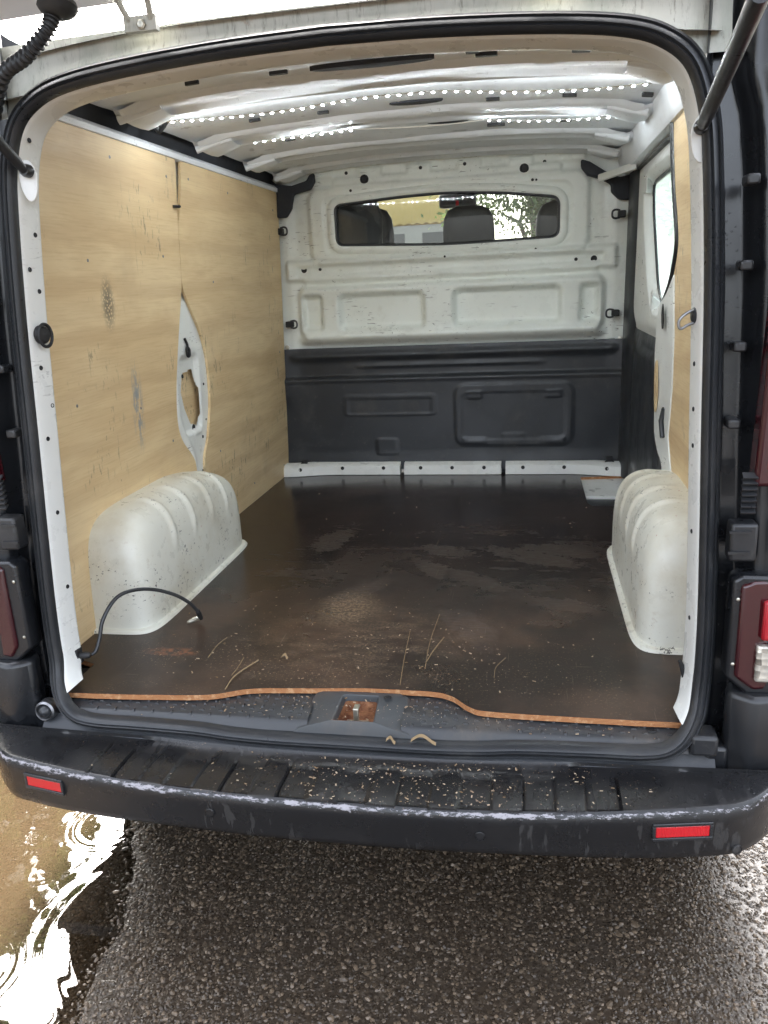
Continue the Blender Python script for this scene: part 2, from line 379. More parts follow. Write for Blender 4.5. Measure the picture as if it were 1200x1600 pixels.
def metal(name, col, rough):
    t = NT(name); n = t.noise(60, 4); t.bsdf(Base_Color=t.mix(t.ramp(n, .5, .75), col, [k*.5 for k in col]), Metallic=1.0, Roughness=t.ramp(n, .3, .8, rough, rough+.2)); return t.mat
M['steel'] = metal('zinc_steel', (.62,.60,.52), .32)
M['ring'] = metal('ring_steel', (.30,.30,.31), .35)
def lens(name, col, rough=.12, lines=True):
    t = NT(name); X, Y, Z = t.xyz()
    g = t.n('ShaderNodeTexWave', wave_type='BANDS', bands_direction='X'); t.set(g, 'Vector', t.pos); g.inputs['Scale'].default_value = 110
    c = t.mix(t.math('MULTIPLY', t.noise(80, 3), .5), col, [k*.55 for k in col])
    t.bsdf(Base_Color=c, Roughness=rough, Specular_IOR_Level=.6, Coat_Weight=.4, Coat_Roughness=.05, Normal=t.bump(g.outputs['Fac'], .3 if lines else .02, .002)); return t.mat
M['red'] = lens('red_reflector', (.62,.012,.02)); M['darkred'] = lens('dark_red_lens', (.045,.004,.007), .08, False); M['lampred'] = lens('red_lamp_lens', (.45,.01,.02), .08)
def clear_mat():
    t = NT('clear_lamp_lens'); X, Y, Z = t.xyz()
    v = t.vor(75, vec=t.mapped((1,.2,1)), out='Color', rnd=.25); sp = t.n('ShaderNodeSeparateColor'); t.set(sp, 0, v)
    c = t.mix(t.ramp(sp.outputs[0], .3, .9), (.72,.69,.60), (.20,.18,.15))
    t.bsdf(Base_Color=c, Roughness=.12, Metallic=.5, Coat_Weight=.8, Coat_Roughness=.04, Normal=t.bump(t.vor(75, vec=t.mapped((1,.2,1)), rnd=.25), .6, .004)); return t.mat
M['clear'] = clear_mat()
def led_mat():
    t = NT('led_chip'); e = t.n('ShaderNodeEmission'); e.inputs[0].default_value = (.90,.96,1.0,1); e.inputs[1].default_value = 54.0; t.surf(e.outputs[0]); return t.mat
M['led'] = led_mat()
M['led_tape'] = plastic('led_tape', (.75,.74,.7), .4, dust=.1)
def glass_mat(name, tint, dirt, fres=.05):
    t = NT(name); tr = t.n('ShaderNodeBsdfTransparent'); tr.inputs[0].default_value = (*tint, 1); gl = t.n('ShaderNodeBsdfGlossy'); gl.inputs['Roughness'].default_value = .03
    m1 = t.n('ShaderNodeMixShader'); m1.inputs[0].default_value = fres; t.set(m1, 1, tr.outputs[0]); t.set(m1, 2, gl.outputs[0])
    di = t.n('ShaderNodeBsdfTranslucent'); di.inputs[0].default_value = (.8,.8,.78,1)
    k = t.math('ADD', t.math('MULTIPLY', t.ramp(t.noise(60, 5, .8), .55, .7), dirt), dirt*.35)
    m2 = t.n('ShaderNodeMixShader'); t.set(m2, 0, k); t.set(m2, 1, m1.outputs[0]); t.set(m2, 2, di.outputs[0]); t.surf(m2.outputs[0]); return t.mat
M['glass'] = glass_mat('dusty_glass', (.80,.82,.81), .025)
M['screen'] = glass_mat('windscreen_glass', (.74,.80,.76), .012)
def wetglass_mat():
    t = NT('rain_covered_glass'); d = t.vor(170); d2 = t.vor(70, vec=t.mapped(loc=(3,1,2)))
    h = t.math('ADD', t.ramp(d, .45, .05), t.ramp(d2, .35, .05))
    rf = t.n('ShaderNodeBsdfRefraction'); rf.inputs['Color'].default_value = (.80,.93,.88,1); rf.inputs['Roughness'].default_value = .12; rf.inputs['IOR'].default_value = 1.25
    t.set(rf, 'Normal', t.bump(h, .8, .006)); tr = t.n('ShaderNodeBsdfTranslucent'); tr.inputs[0].default_value = (.75,.9,.84,1)
    tp = t.n('ShaderNodeBsdfTransparent'); tp.inputs[0].default_value = (.8,.92,.87,1)
    m0 = t.n('ShaderNodeMixShader'); m0.inputs[0].default_value = .35; t.set(m0, 1, rf.outputs[0]); t.set(m0, 2, tp.outputs[0])
    m1 = t.n('ShaderNodeMixShader'); m1.inputs[0].default_value = .45; t.set(m1, 1, m0.outputs[0]); t.set(m1, 2, tr.outputs[0]); t.surf(m1.outputs[0]); return t.mat
M['wetglass'] = wetglass_mat()
def asphalt_mat():
    t = NT('wet_asphalt'); n = t.noise(3, 5, .6); cell = t.vor(95, out='Color'); d = t.vor(95)
    sep = t.n('ShaderNodeSeparateColor'); t.set(sep, 0, cell)
    c = t.mix(t.ramp(sep.outputs[0], .5, 1.0), (.040,.029,.020), (.070,.052,.036))
    c = t.mix(t.ramp(n, .4, .7), c, t.mix(.5, c, (.040,.032,.024)))
    h = t.math('ADD', t.ramp(d, .55, .1), t.math('MULTIPLY', t.noise(300, 3), .3))
    t.bsdf(Base_Color=c, Roughness=t.ramp(sep.outputs[1], 0, 1, .16, .4), Normal=t.bump(h, .45, .005)); return t.mat
M['asphalt'] = asphalt_mat()
def stone_mat(name, lo, hi):
    t = NT(name); at = t.n('ShaderNodeAttribute', attribute_name='tone'); c = t.mix(at.outputs['Fac'], lo, hi)
    c = t.mix(t.math('MULTIPLY', t.noise(250, 3), .5), c, [k*.5 for k in lo])
    t.bsdf(Base_Color=c, Roughness=.30, Specular_IOR_Level=.5); return t.mat
M['stone'] = stone_mat('wet_aggregate', (.050,.036,.0235), (.195,.143,.096))
M['chip'] = stone_mat('wood_chips', (.25,.15,.07), (.72,.58,.42))
def water_mat():
    t = NT('puddle_water'); X, Y, Z = t.xyz()
    gl = t.n('ShaderNodeBsdfGlossy'); gl.inputs['Roughness'].default_value = .015; gl.inputs['Color'].default_value = (1,1,1,1)
    tp = t.n('ShaderNodeBsdfTransparent'); tp.inputs[0].default_value = (.92,.85,.74,1)
    fr = t.n('ShaderNodeFresnel'); fr.inputs[0].default_value = 1.6
    mud = t.n('ShaderNodeBsdfDiffuse'); mud.inputs[0].default_value = (.085,.058,.032,1)
    dep = t.math('MULTIPLY', t.ramp(t.math('ADD', X, t.math('MULTIPLY', t.noise(5, 4), .12)), -.58, -.88, .05, .5), 1.0)
    m0 = t.n('ShaderNodeMixShader'); t.set(m0, 0, dep); t.set(m0, 1, tp.outputs[0]); t.set(m0, 2, mud.outputs[0])
    m1 = t.n('ShaderNodeMixShader'); t.set(m1, 0, fr.outputs[0]); t.set(m1, 1, m0.outputs[0]); t.set(m1, 2, gl.outputs[0]); t.surf(m1.outputs[0]); return t.mat
M['water'] = water_mat()
def simple(name, col, rough=.7, var=.3, scale=8):
    t = NT(name); c = t.mix(t.math('MULTIPLY', t.noise(scale, 5), var), col, [k*.45 for k in col]); t.bsdf(Base_Color=c, Roughness=rough); return t.mat
M['yellow'] = simple('yellow_cladding', (.50,.36,.11), .5, .4, 2); M['render'] = simple('pale_render', (.38,.37,.34), .8, .4, 1); M['darkwood'] = simple('dark_door', (.08,.08,.08), .6)
M['bark'] = simple('bark', (.10,.075,.05), .9, .6, 12)
def leaf_mat(name, a, b):
    t = NT(name); at = t.n('ShaderNodeAttribute', attribute_name='tone'); c = t.mix(at.outputs['Fac'], a, b)
    d = t.n('ShaderNodeBsdfPrincipled'); t.set(d, 'Base Color', c); d.inputs['Roughness'].default_value = .45
    tr = t.n('ShaderNodeBsdfTranslucent'); t.set(tr, 0, c); m1 = t.n('ShaderNodeMixShader'); m1.inputs[0].default_value = .35
    t.set(m1, 1, d.outputs[0]); t.set(m1, 2, tr.outputs[0]); t.surf(m1.outputs[0]); return t.mat
M['leaf'] = leaf_mat('leaves', (.035,.065,.02), (.12,.17,.05))
M['straw'] = simple('straw', (.34,.24,.13), .6, .4, 60)
M['tyre'] = simple('tyre_rubber', (.02,.02,.02), .8); M['rim'] = metal('wheel_rim_metal', (.45,.45,.46), .4)
M['mud'] = simple('muddy_verge', (.12,.085,.05), .8, .5, 5)

GZ = -.57                                   # road level
# ------------------------------------------------------------------ ground, puddle
def ground_h(x, y):
    xe = float(np.interp(y, (-.6,-.405,.012,.229,.6), (-.58,-.61,-.69,-.805,-.92))) + .01 + .04*fbm(y*3, x*2, 7)
    base = GZ - .016*sstep(xe+.16, xe-.22, x) + .004*sstep(.0, .6, x) + .0022*fbm(x*3, y*3, .3)
    base += min(.018, .018*sstep(-1.35, -1.8, x+.12*fbm(y*2,3,1)) + .018*sstep(-.52, -.70, y) + .018*sstep(.8, 1.05, y))*sstep(xe+.16, xe-.22, x)
    if abs(x) > 6 or abs(y) > 6: base = GZ
    return base
g = MB()
xs = np.unique(np.concatenate([-np.geomspace(2.2, 900, 14)[::-1], np.linspace(-2.0, 2.2, 150), np.geomspace(2.4, 900, 14)]))
ys = np.unique(np.concatenate([-np.geomspace(1.7, 900, 14)[::-1], np.linspace(-1.6, 1.4, 110), np.geomspace(1.5, 900, 16)]))
g.grid(lambda a, b: (xs[round(a*(len(xs)-1))], ys[round(b*(len(ys)-1))], ground_h(xs[round(a*(len(xs)-1))], ys[round(b*(len(ys)-1))])), len(xs), len(ys))
tag(build(g, 'road', M['asphalt'], smooth=True, origin=(0,0,0), angle=180), 'wet dark asphalt road under the van', kind='structure')
RIP = [(ray_to(61, 1307, 'z', GZ), .022, .0009, .012), (ray_to(22, 1328, 'z', GZ), .035, .0006, .014), (ray_to(66, 1590, 'z', GZ), .03, .0011, .012),
       (ray_to(170, 1285, 'z', GZ), .10, .0007, .022), (ray_to(-60, 1520, 'z', GZ), .12, .0010, .02), (ray_to(210, 1375, 'z', GZ), .012, .0008, .01),
       (ray_to(235, 1440, 'z', GZ), .24, .0016, .055), (ray_to(-20, 1400, 'z', GZ), .05, .0008, .015), (ray_to(120, 1480, 'z', GZ), .02, .0006, .012)]
def water_h(x, y):
    h = .00010*fbm(x*18, y*18, 1.1, 3)*sstep(-.62,-.95,x-.3*y) + .00018*fbm(x*4, y*4, 4.1, 2)
    for c, rad, amp, wl in RIP:
        d = math.hypot(x-c[0], y-c[1])
        if d < rad+2.2*wl: h += .15*amp*math.cos((d-rad)/wl*2*math.pi)*math.exp(-((d-rad)/(1.1*wl))**2)
    return GZ - .0035 + h
p = MB(); p.grid(lambda a, b: (-2.0+2.0*a, -.75+1.85*b, water_h(-2.0+2.0*a, -.75+1.85*b)), 440, 400)
tag(build(p, 'puddle', M['water'], smooth=True, origin=(0,0,0), angle=180, fix=False), 'brown rain puddle beside the bumper', kind='structure')
# aggregate in the road surface
def scatter_stones(n):
    ico = bmesh.new(); bmesh.ops.create_icosphere(ico, subdivisions=1, radius=1); bv = np.array([v.co for v in ico.verts]); bf = np.array([[v.index for v in f.verts] for f in ico.faces]); ico.free()
    V = []; T = []
    x = rng.uniform(-1.25, 1.35, n); y = rng.uniform(-.55, .75, n)
    for i in range(n):
        r = .0020+.0042*rng.random()**2.0
        if rng.random() < .02: r *= 1.5
        q = bv*(1+rng.uniform(-.28, .28, (len(bv), 1)))*np.array([r*rng.uniform(.8,1.4), r*rng.uniform(.7,1.1), r*rng.uniform(.45,.7)])
        a = rng.uniform(0, 6.28); ca, sa = math.cos(a), math.sin(a); tl = rng.uniform(-.35, .35); q[:, 2] += q[:, 0]*tl
        q = np.stack([q[:,0]*ca-q[:,1]*sa, q[:,0]*sa+q[:,1]*ca, q[:,2]], 1) + np.array([x[i], y[i], ground_h(x[i], y[i])+r*.02])
        V.append(q); T += [min(1, rng.random()**1.7) if rng.random() > .015 else 2.2]*len(bv)
    V = np.concatenate(V); F = np.concatenate([bf + k*len(bv) for k in range(n)])
    me = bpy.data.meshes.new('road_aggregate'); me.from_pydata(V.tolist(), [], F.tolist()); me.materials.append(M['stone'])
    at = me.attributes.new('tone', 'FLOAT', 'POINT'); at.data.foreach_set('value', T)
    o = bpy.data.objects.new('road_aggregate', me); link(o); tag(o, 'wet pale stones showing in the asphalt', kind='stuff')
scatter_stones(40000)

# ------------------------------------------------------------------ the van
VAN = empty('van', (0, 1.6, GZ), 'black panel van with raised tailgate and empty plywood lined load bay', 'van')
def yo(z): return -.03 + .067*max(z, 0) - .055*sstep(.09, -.05, z)
half = [(0,-.062),(.16,-.062),(.27,-.058),(.36,-.05),(.5,-.046),(.60,-.044),(.655,-.03),(.695,.012),(.713,.07),(.717,.2),(.712,.4),(.705,.6),(.697,.85),(.685,1.05),(.673,1.15),(.647,1.225),(.60,1.268),(.53,1.293),(.4,1.310),(.2,1.323),(0,1.328)]
hp = spline(half, 121)
LOOP = [np.array((-x, z)) for x, z in hp[::-1]][:-1] + [np.array((x, z)) for x, z in hp]      # from top centre, down the left, up the right
LOOP = LOOP[:-1]
def frame_at(i):
    n = len(LOOP); a, b = LOOP[(i-1) % n], LOOP[(i+1) % n]; t = (b-a)/np.linalg.norm(b-a)
    return LOOP[i % n], np.array((-t[1], t[0]))           # point, inward normal
def sect(i, pts):
    p, nrm = frame_at(i); y0 = yo(p[1])
    return [(p[0]+nrm[0]*o, y0+dy, p[1]+nrm[1]*o) for o, dy in pts]
seal_sec = [(-.017,.006),(-.018,-.008),(-.012,-.016),(-.009,-.012),(-.006,-.018),(.001,-.022),(.004,-.017),(.007,-.021),(.012,-.017),(.016,-.006),(.016,.006)]
s = MB(); nL = len(LOOP)
s.rings([sect(i, seal_sec) for i in range(nL+1)], 0, True)
build(s, 'door_seal', M['rubber'], VAN, smooth=True, angle=50)
# white aperture frame: open path from the left sill corner over the top to the right one
lo_i = [i for i in range(nL) if LOOP[i][1] > -.035]
idx = [i for i in range(nL) if LOOP[i][1] > -.02 or True]
k0 = min(range(nL), key=lambda i: abs(LOOP[i][0]+.69)+abs(LOOP[i][1]-.0)); k1 = min(range(nL), key=lambda i: abs(LOOP[i][0]-.69)+abs(LOOP[i][1]-.0))
path = list(range(k1, nL)) + list(range(0, k0+1))
f = MB()
f.rings([sect(i, [(-.012,.008),(.012,.004),(.0155,.000),(.018,.003),(.0205,.010),(.0235,.030),(.027,.052),(.027,.057),(.022,.061),(-.01,.066)]) for i in path], 0, False)
FR = build(f, 'aperture_frame', M['frame_white'], VAN, smooth=True, angle=60)
# outer black pillar skins, with a water channel next to the seal
for s_ in (-1, 1):
    b = MB()
    def skin(a, c):
        z = -.10+1.50*a
        xx = np.interp(min(max(z, .02), 1.2), [q[1] for q in half if q[0] > .6][3:], [q[0] for q in half if q[0] > .6][3:]) + .012
        xo = .95 - .065*sstep(.45, .8, z) - .045*sstep(.8, 1.4, z) - .02*sstep(.3, -.1, z)
        x = xx + (xo-xx)*c; dx = x-xx
        y = yo(max(z, .1)) + .006 + .03*sstep(.0, .015, dx) - .055*sstep(.045, .075, dx) - .01*sstep(.08,.10,dx) + .12*max(0, (x-(xo-.10))/.10)**2.2
        return (s_*x, y, z)
    b.grid(skin, 60, 50)
    build(b, 'pillar_skin', M['body'], VAN, smooth=True, angle=60)
# sides of the body (outer skin with wheel openings), roof skin
def body_x(z): return .95 - .065*sstep(.45, .8, z) - .045*sstep(.8, 1.4, z) - .03*sstep(.1, -.3, z)
for s_ in (-1, 1):
    b = MB()
    def hit(x, y, z):
        if math.hypot(y-.66, z-(-.26)) < .345 or math.hypot(y-3.35, z-(-.26)) < .345: return True
        if s_ > 0 and 1.12 < y < 2.50 and .74 < z < 1.23: return True
        if 2.55 < y < 3.15 + (1.3-z)*.6 and .72 < z < 1.22: return True
        return y > 2.95 and z > .78 + (3.9-y)*.75
    b.grid(lambda a, c: (s_*body_x(-.32+1.72*c), .085+4.0*a, -.32+1.72*c), 161, 70, skip=hit)
    build(b, 'side_panel', M['body'], VAN, smooth=True, angle=180)
def roof_z(x, y): return 1.378 + .085*sstep(.03, .42, y) - .10*(abs(x)/.95)**3 - .03*sstep(2.4, 3.0, y)
b = MB(); b.grid(lambda a, c: (-.85+1.7*a, .075+2.93*c, roof_z(-.85+1.7*a, .075+2.93*c)), 40, 40)
build(b, 'roof_skin', M['body'], VAN, smooth=True, angle=180)
# nose: bonnet and front, dashboard
b = MB(); b.grid(lambda a, c: (-.93+1.86*a, [3.85,4.35,4.55,4.6][round(c*3)], [.78,.55,.25,-.3][round(c*3)]), 8, 4); build(b, 'bonnet', M['body'], VAN, smooth=True)
b = MB(); b.box((-.85,3.35,.25),(.85,3.95,.72)); build(b, 'dashboard', M['trim'], VAN, bevel=.05)
b = MB(); b.box((-.93,.08,-.34),(.93,4.4,-.30)); build(b, 'underbody', M['trim'], VAN)
# windscreen and A pillars
def ws(x, k): return (x, 3.02+.85*k-.10*(x/.85)**2, 1.40-.64*k)
b = MB(); b.grid(lambda a, c: ws(-.84+1.68*a, c), 20, 12); build(b, 'windscreen', M['screen'], VAN, smooth=True)
for s_ in (-1, 1):
    b = MB(); b.tube([ws(s_*.86, k/6) for k in range(7)], .045, 8); build(b, 'windscreen_pillar', M['body'], VAN, smooth=True)
# wheels
for y in (.66, 3.35):
    for s_ in (-1, 1):
        W = MB(); W.lathe([(.19,-.10),(.28,-.105),(.315,-.08),(.318,0),(.315,.08),(.28,.105),(.19,.10)], (s_*.80, y, GZ+.315), (1,0,0), 36, cap=False)
        wh = build(W, 'wheel', M['tyre'], VAN, smooth=True); q = MB(); q.lathe([(.195,.06),(.17,.07),(.12,.05),(.05,.075),(.0,.08)], (s_*.80, y, GZ+.315), (s_,0,0), 28, cap=False); build(q, 'rim', M['rim'], wh, smooth=True)

# ------------------------------------------------------------------ rear edge of the roof, tailgate above
def edge_z(x): return 1.388 - .012*(x/.7)**2
top_i = [i for i in path if LOOP[i][1] > 1.225]
def gut(a, c):
    x = -.70+1.41*a
    i = min(top_i, key=lambda k: abs(LOOP[k][0]-max(-.645, min(.645, x)))); z0 = LOOP[i][1]+.008
    z1 = edge_z(x); z = z0+(z1-z0)*c
    return (x, yo(z)+.012+.012*c + .010*math.sin(c*math.pi), z)
b = MB(); b.grid(gut, 90, 10); b.grid(lambda a, c: (-.70+1.41*a, .118+.03*c, edge_z(-.70+1.41*a)+.0*c), 60, 2)
GUT = build(b, 'roof_edge', M['galv'], VAN, smooth=True, angle=50)
# tailgate raised on its hinges, reaching back over the camera
TH = R(22); HY, HZ = .045, 1.420
def tg(x, d, e): return (x, HY - d*math.cos(TH) + e*math.sin(TH), HZ + d*math.sin(TH) + e*math.cos(TH) - .012*(x/.7)**2)
b = MB()
def tgs(a, c):
    x = -.76+1.52*a; d = 1.42*c
    return tg(x, d, .015*math.sin(min(1, c*8)*math.pi)+.03*sstep(.0,.06,c)*0 + .025*(sstep(.1,.16,c)-sstep(.45,.52,c)))
b.grid(tgs, 40, 60); b.grid(lambda a, c: tg(-.76+1.52*a, 1.42*c, .07 + .03*math.sin(c*math.pi)), 20, 20)
for dd in (0, 1.42): b.grid(lambda a, c: tg(-.76+1.52*a, dd, .07*c), 30, 3)
for xx in (-.76, .76): b.grid(lambda a, c: tg(xx, 1.42*a, .07*c), 12, 3)
TG = build(b, 'tailgate', [M['roof_white']], VAN, smooth=True, angle=50)
for u in (222, 868):
    c = ray_to(u, 40 if u < 600 else 12, 'y', .045); x = c[0]
    b = MB()
    b.box((x-.032, .035, edge_z(x)-.022), (x+.032, .050, edge_z(x)+.004))
    for dx in (-.024, .024):
        b.tube(spline([(x+dx*.9, .04, edge_z(x)-.004), (x+dx*1.15, .02, edge_z(x)+.02), (x+dx*1.3, -.01, HZ+.012), (x+dx, -.05, HZ+.02)], 10), .006, 8)
    h = build(b, 'hinge', M['galv'], TG, smooth=True, angle=40)
    q = MB(); q.lathe([(.009,0),(.009,.005),(.006,.007),(0,.007)], (x+.004, .035, edge_z(x)-.012), (0,-1,0), 6); build(q, 'bolt', M['steel'], h)
# wiring conduit with corrugations, and its grommet
pts = spline([(-.70, .06, 1.25), ray_to(5, 118, 'y', .0), ray_to(40, 88, 'y', -.03), ray_to(72, 50, 'y', -.04), ray_to(84, 18, 'y', -.03)], 90)
b = MB(); b.tube(pts, [.0125+.0022*(1 if i % 4 < 2 else -1) for i in range(90)], 12); cdt = build(b, 'wiring_conduit', M['rubber'], TG, smooth=True, angle=35)
q = MB(); q.lathe([(.034,.008),(.036,.0),(.030,-.008),(.016,-.016)], ray_to(90, 12, 'y', -.03), (0,.2,1), 18); build(q, 'grommet', M['rubber'], cdt, smooth=True)
# gas struts
for s_, u0, v0, u1, v1, yy in ((-1, 38, 266, -260, 60, -.55), (1, 1098, 196, 1190, -14, -.52)):
    a = np.array(ray_to(u0, v0, 'y', .028)); e = np.array(ray_to(u1, v1, 'y', yy)) if s_ > 0 else np.array((-.70, -.52, 1.56))
    b = MB(); d = e-a
    b.tube([a+d*k for k in (0,.02,.03,.06,.10,.11,1.0)], [.0085,.0095,.0105,.0105,.0108,.0118,.0118], 14); st = build(b, 'gas_strut', M['rubber'], VAN, smooth=True, angle=40)
    q = MB(); q.lathe([(.010,-.004),(.013,.004),(.013,.014),(.006,.018),(.006,.03)], a, (0,1,0), 14); build(q, 'ball_socket', M['blackplastic'], st, smooth=True)
    pl = MB(); c = (a[0]+s_*.004, yo(1.12)-.0025, a[2]-.012)
    pl.prism([(c[0]+.020*math.cos(t), c[1], c[2]+(.034 if math.sin(t) > 0 else .046)*math.sin(t)) for t in np.linspace(0, 2*math.pi, 20, endpoint=False)], (0,.006,0)); mp = build(pl, 'mounting_plate', M['frame_white'], st, bevel=.0015)

# frame holes and rubber studs; dark discs stand in for shade inside the holes
def hole_disc(c, r, nrm, parent, name='hole', mat='hole', dep=.0015):
    q = MB(); q.lathe([(r*1.25,0),(r*1.1,dep),(r*.9,dep),(r*.7,dep*.2),(0,dep*.1)], c, nrm, 14); return build(q, name, M[mat], parent, smooth=True)
def on_frame(z, s_):
    xx = np.interp(z, [q[1] for q in half if q[0] > .6][3:15], [q[0] for q in half if q[0] > .6][3:15]) - .0238
    return (s_*xx, yo(z)+.0315, z)
for z, o in ((1.20,.024),(1.02,.03),(.95,.024),(.905,.03),(.745,.026),(.66,.032),(.59,.026),(.42,.028),(.24,.030),(.10,.030)):
    c = on_frame(z, -1); dyh = (o-.028)*4; hole_disc((c[0]+dyh*.12, c[1]+dyh, z), .0042, (1,-.12,0), FR)
    if z < .8: c = on_frame(z-.03, 1); hole_disc((c[0], c[1], c[2]), .0038, (-1,-.12,0), FR)
# lashing eyes on the pillars: left folded flat, right hanging inwards
c = np.array(on_frame(.815, -1)); q = MB(); q.lathe([(.020,0),(.020,.008),(.014,.014),(.008,.014),(0,.016)], c, (1,-.3,0), 18); le = build(q, 'lashing_eye', M['hole'], VAN, smooth=True)
q = MB(); q.tube([c+np.array((.014+.004*math.cos(t), -.003+.018*math.cos(t), .024*math.sin(t)-.002)) for t in np.linspace(0, 2*math.pi, 25)], .0035, 8, cap=False); build(q, 'ring', M['hole'], le, smooth=True)
c = np.array(ray_to(1096, 492, 'y', .065)); q = MB(); q.lathe([(.019,0),(.019,.010),(.013,.016),(0,.018)], c, (-1,-.25,0), 18); le = build(q, 'lashing_eye', M['trim'], VAN, smooth=True)
a0 = c+np.array((-.014,-.004,.010)); a1 = c+np.array((-.014,-.004,-.014)); tip = np.array(ray_to(1060, 507, 'y', .055))
q = MB(); q.tube(spline([a0, a0*.6+tip*.4+np.array((0,0,.006)), tip+np.array((.004,0,.012)), tip+np.array((0,0,.002)), tip+np.array((.004,0,-.008)), a1*.6+tip*.4-np.array((0,0,.003)), a1], 36), .0028, 8); build(q, 'ring', M['ring'], le, smooth=True)

# ------------------------------------------------------------------ bumper
def bump_y(x): return -.266 + .075*abs(x/.80)**2.6 + (.22*max(0, (abs(x)-.74)/.21)**2.0)
def groove(x):
    if abs(x) > .545: return 0
    k = (x+.545)/.0606; fr = k-math.floor(k); odd = int(math.floor(k)) % 2
    return -.006*(1-sstep(.0, .04, min(fr, 1-fr))) - (.0028 if odd else 0)
prof = [(.155, .010, 0), (.150, .002, 0), (.12,.0,0)] + [(.12-.12*k/14, .004*math.sin(k/14*2.6), 1) for k in range(1, 14)] + [(.006,.002,0),(.001,-.002,0),(-.002,-.008,0),(-.004,-.016,0),(-.001,-.026,0),(.0,-.045,0),(.002,-.050,0),(.003,-.072,0),(.008,-.086,0),(.022,-.094,0),(.05,-.098,0)]
def bump_pt(a, j):
    x = math.copysign(abs(2*a-1)**.92, 2*a-1)*.952; dy, dz, g_ = prof[j]
    ye = bump_y(x); zt = -.083 + .012*abs(x/.8)**2
    sink = 1.12+.16*sstep(.3,.75,abs(x))-.25*max(0, (abs(x)-.84)/.11)
    z = zt + (dz*sink if dz < 0 else dz) + (groove(x) if g_ else 0)
    dyy = min(dy, -.095+.0-ye) if dy > .05 and abs(x) > 0 else dy
    return (x*(1-.0), ye+dyy, z)
nx = 520; b = MB()
b.add([bump_pt(i/(nx-1), j) for i in range(nx) for j in range(len(prof))], [(i*len(prof)+j, (i+1)*len(prof)+j, (i+1)*len(prof)+j+1, i*len(prof)+j+1) for i in range(nx-1) for j in range(len(prof)-1)])
BP = build(b, 'bumper', M['bumper'], VAN, smooth=True, angle=60)
wear = []
for i in range(nx):
    x = bump_pt(i/(nx-1), 17)[0]
    for j in range(len(prof)):
        d = j-17.3; k = math.exp(-(d/1.35)**2); wear.append(.95*k*(.8+.3*fbm(x*7, j*.1, 2.2)))
at = BP.data.attributes.new('edge_wear', 'FLOAT', 'POINT'); at.data.foreach_set('value', wear)
def on_face(u, v):
    y = -.25
    for _ in range(8):
        p = ray_to(u, v, 'y', y); y = bump_y(p[0]) - .001
    return np.array(p)
def face_dir(x): e = .01; t = np.array((2*e, bump_y(x+e)-bump_y(x-e), 0)); t /= np.linalg.norm(t); return t, np.array((t[1], -t[0], 0))
for u, v, wd in ((70, 1224, .046), (1066, 1298, .050)):
    c = on_face(u, v); t, nrm = face_dir(c[0]); up = np.array((0,0,1))
    fr_ = MB()
    for k in (-1, 1):
        fr_.obox(c+nrm*.001+up*k*.0155, t*(wd+.006), nrm*.004, up*.0035); fr_.obox(c+nrm*.001+t*k*(wd+.003), t*.0032, nrm*.0035, up*.0125)
    rf = build(fr_, 'reflector_frame', M['blackplastic'], BP, bevel=.0015)
    q = MB(); q.obox(c+nrm*.0015, t*wd, nrm*.002, up*.0118); build(q, 'reflector', M['red'], BP, bevel=.0015)
for u, v in ((328,1270),(750,1307),(1152,1328)):
    c = on_face(u, v); t, nrm = face_dir(c[0]); q = MB(); q.lathe([(.0105,-.002),(.0105,.0012),(.0092,.0018),(.0086,.0002),(.0080,.0010),(0,.0014)], c, nrm, 24); build(q, 'parking_sensor', M['bumper'], BP, smooth=True)
# the panel between bumper and seal
b = MB(); b.grid(lambda a, c: (-.74+1.48*a, -.118+.055*c, -.098+.055*c), 30, 4); build(b, 'lower_panel', M['trim'], VAN, smooth=True)
# corner end caps, rubber buffers
for s_ in (-1, 1):
    q = MB(); q.prism([(s_*.762,-.020,-.10),(s_*.755,-.060,-.10),(s_*.80,-.092,-.10),(s_*.88,-.072,-.10),(s_*.945,.06,-.10),(s_*.90,.08,-.10)], (0,0,.19)); build(q, 'corner_cap', M['body'], VAN, bevel=.012)
    q = MB(); q.box((min(s_*.72,s_*.765),-.075,-.105),(max(s_*.72,s_*.765),.0,-.03)); build(q, 'corner_bracket', M['body'], VAN, bevel=.008)
c = np.array(ray_to(1101, 1166, 'y', -.085)); q = MB(); q.box(c-np.array((.027,.004,.023)), c+np.array((.026,.05,.022))); build(q, 'rubber_buffer', M['blackplastic'], VAN, bevel=.008)
c = np.array(ray_to(72, 1110, 'y', -.075)); q = MB(); q.lathe([(.024,-.02),(.024,.006),(.020,.010),(.017,.006),(.016,.0)], c, (.05,-1,.1), 24, cap=False); rb = build(q, 'buffer_ring', M['ring'], VAN, smooth=True)
q = MB(); q.lathe([(.017,-.01),(.016,.006),(.010,.014),(0,.017)], c, (.05,-1,.1), 20); build(q, 'rubber_stop', M['rubber'], rb, smooth=True)
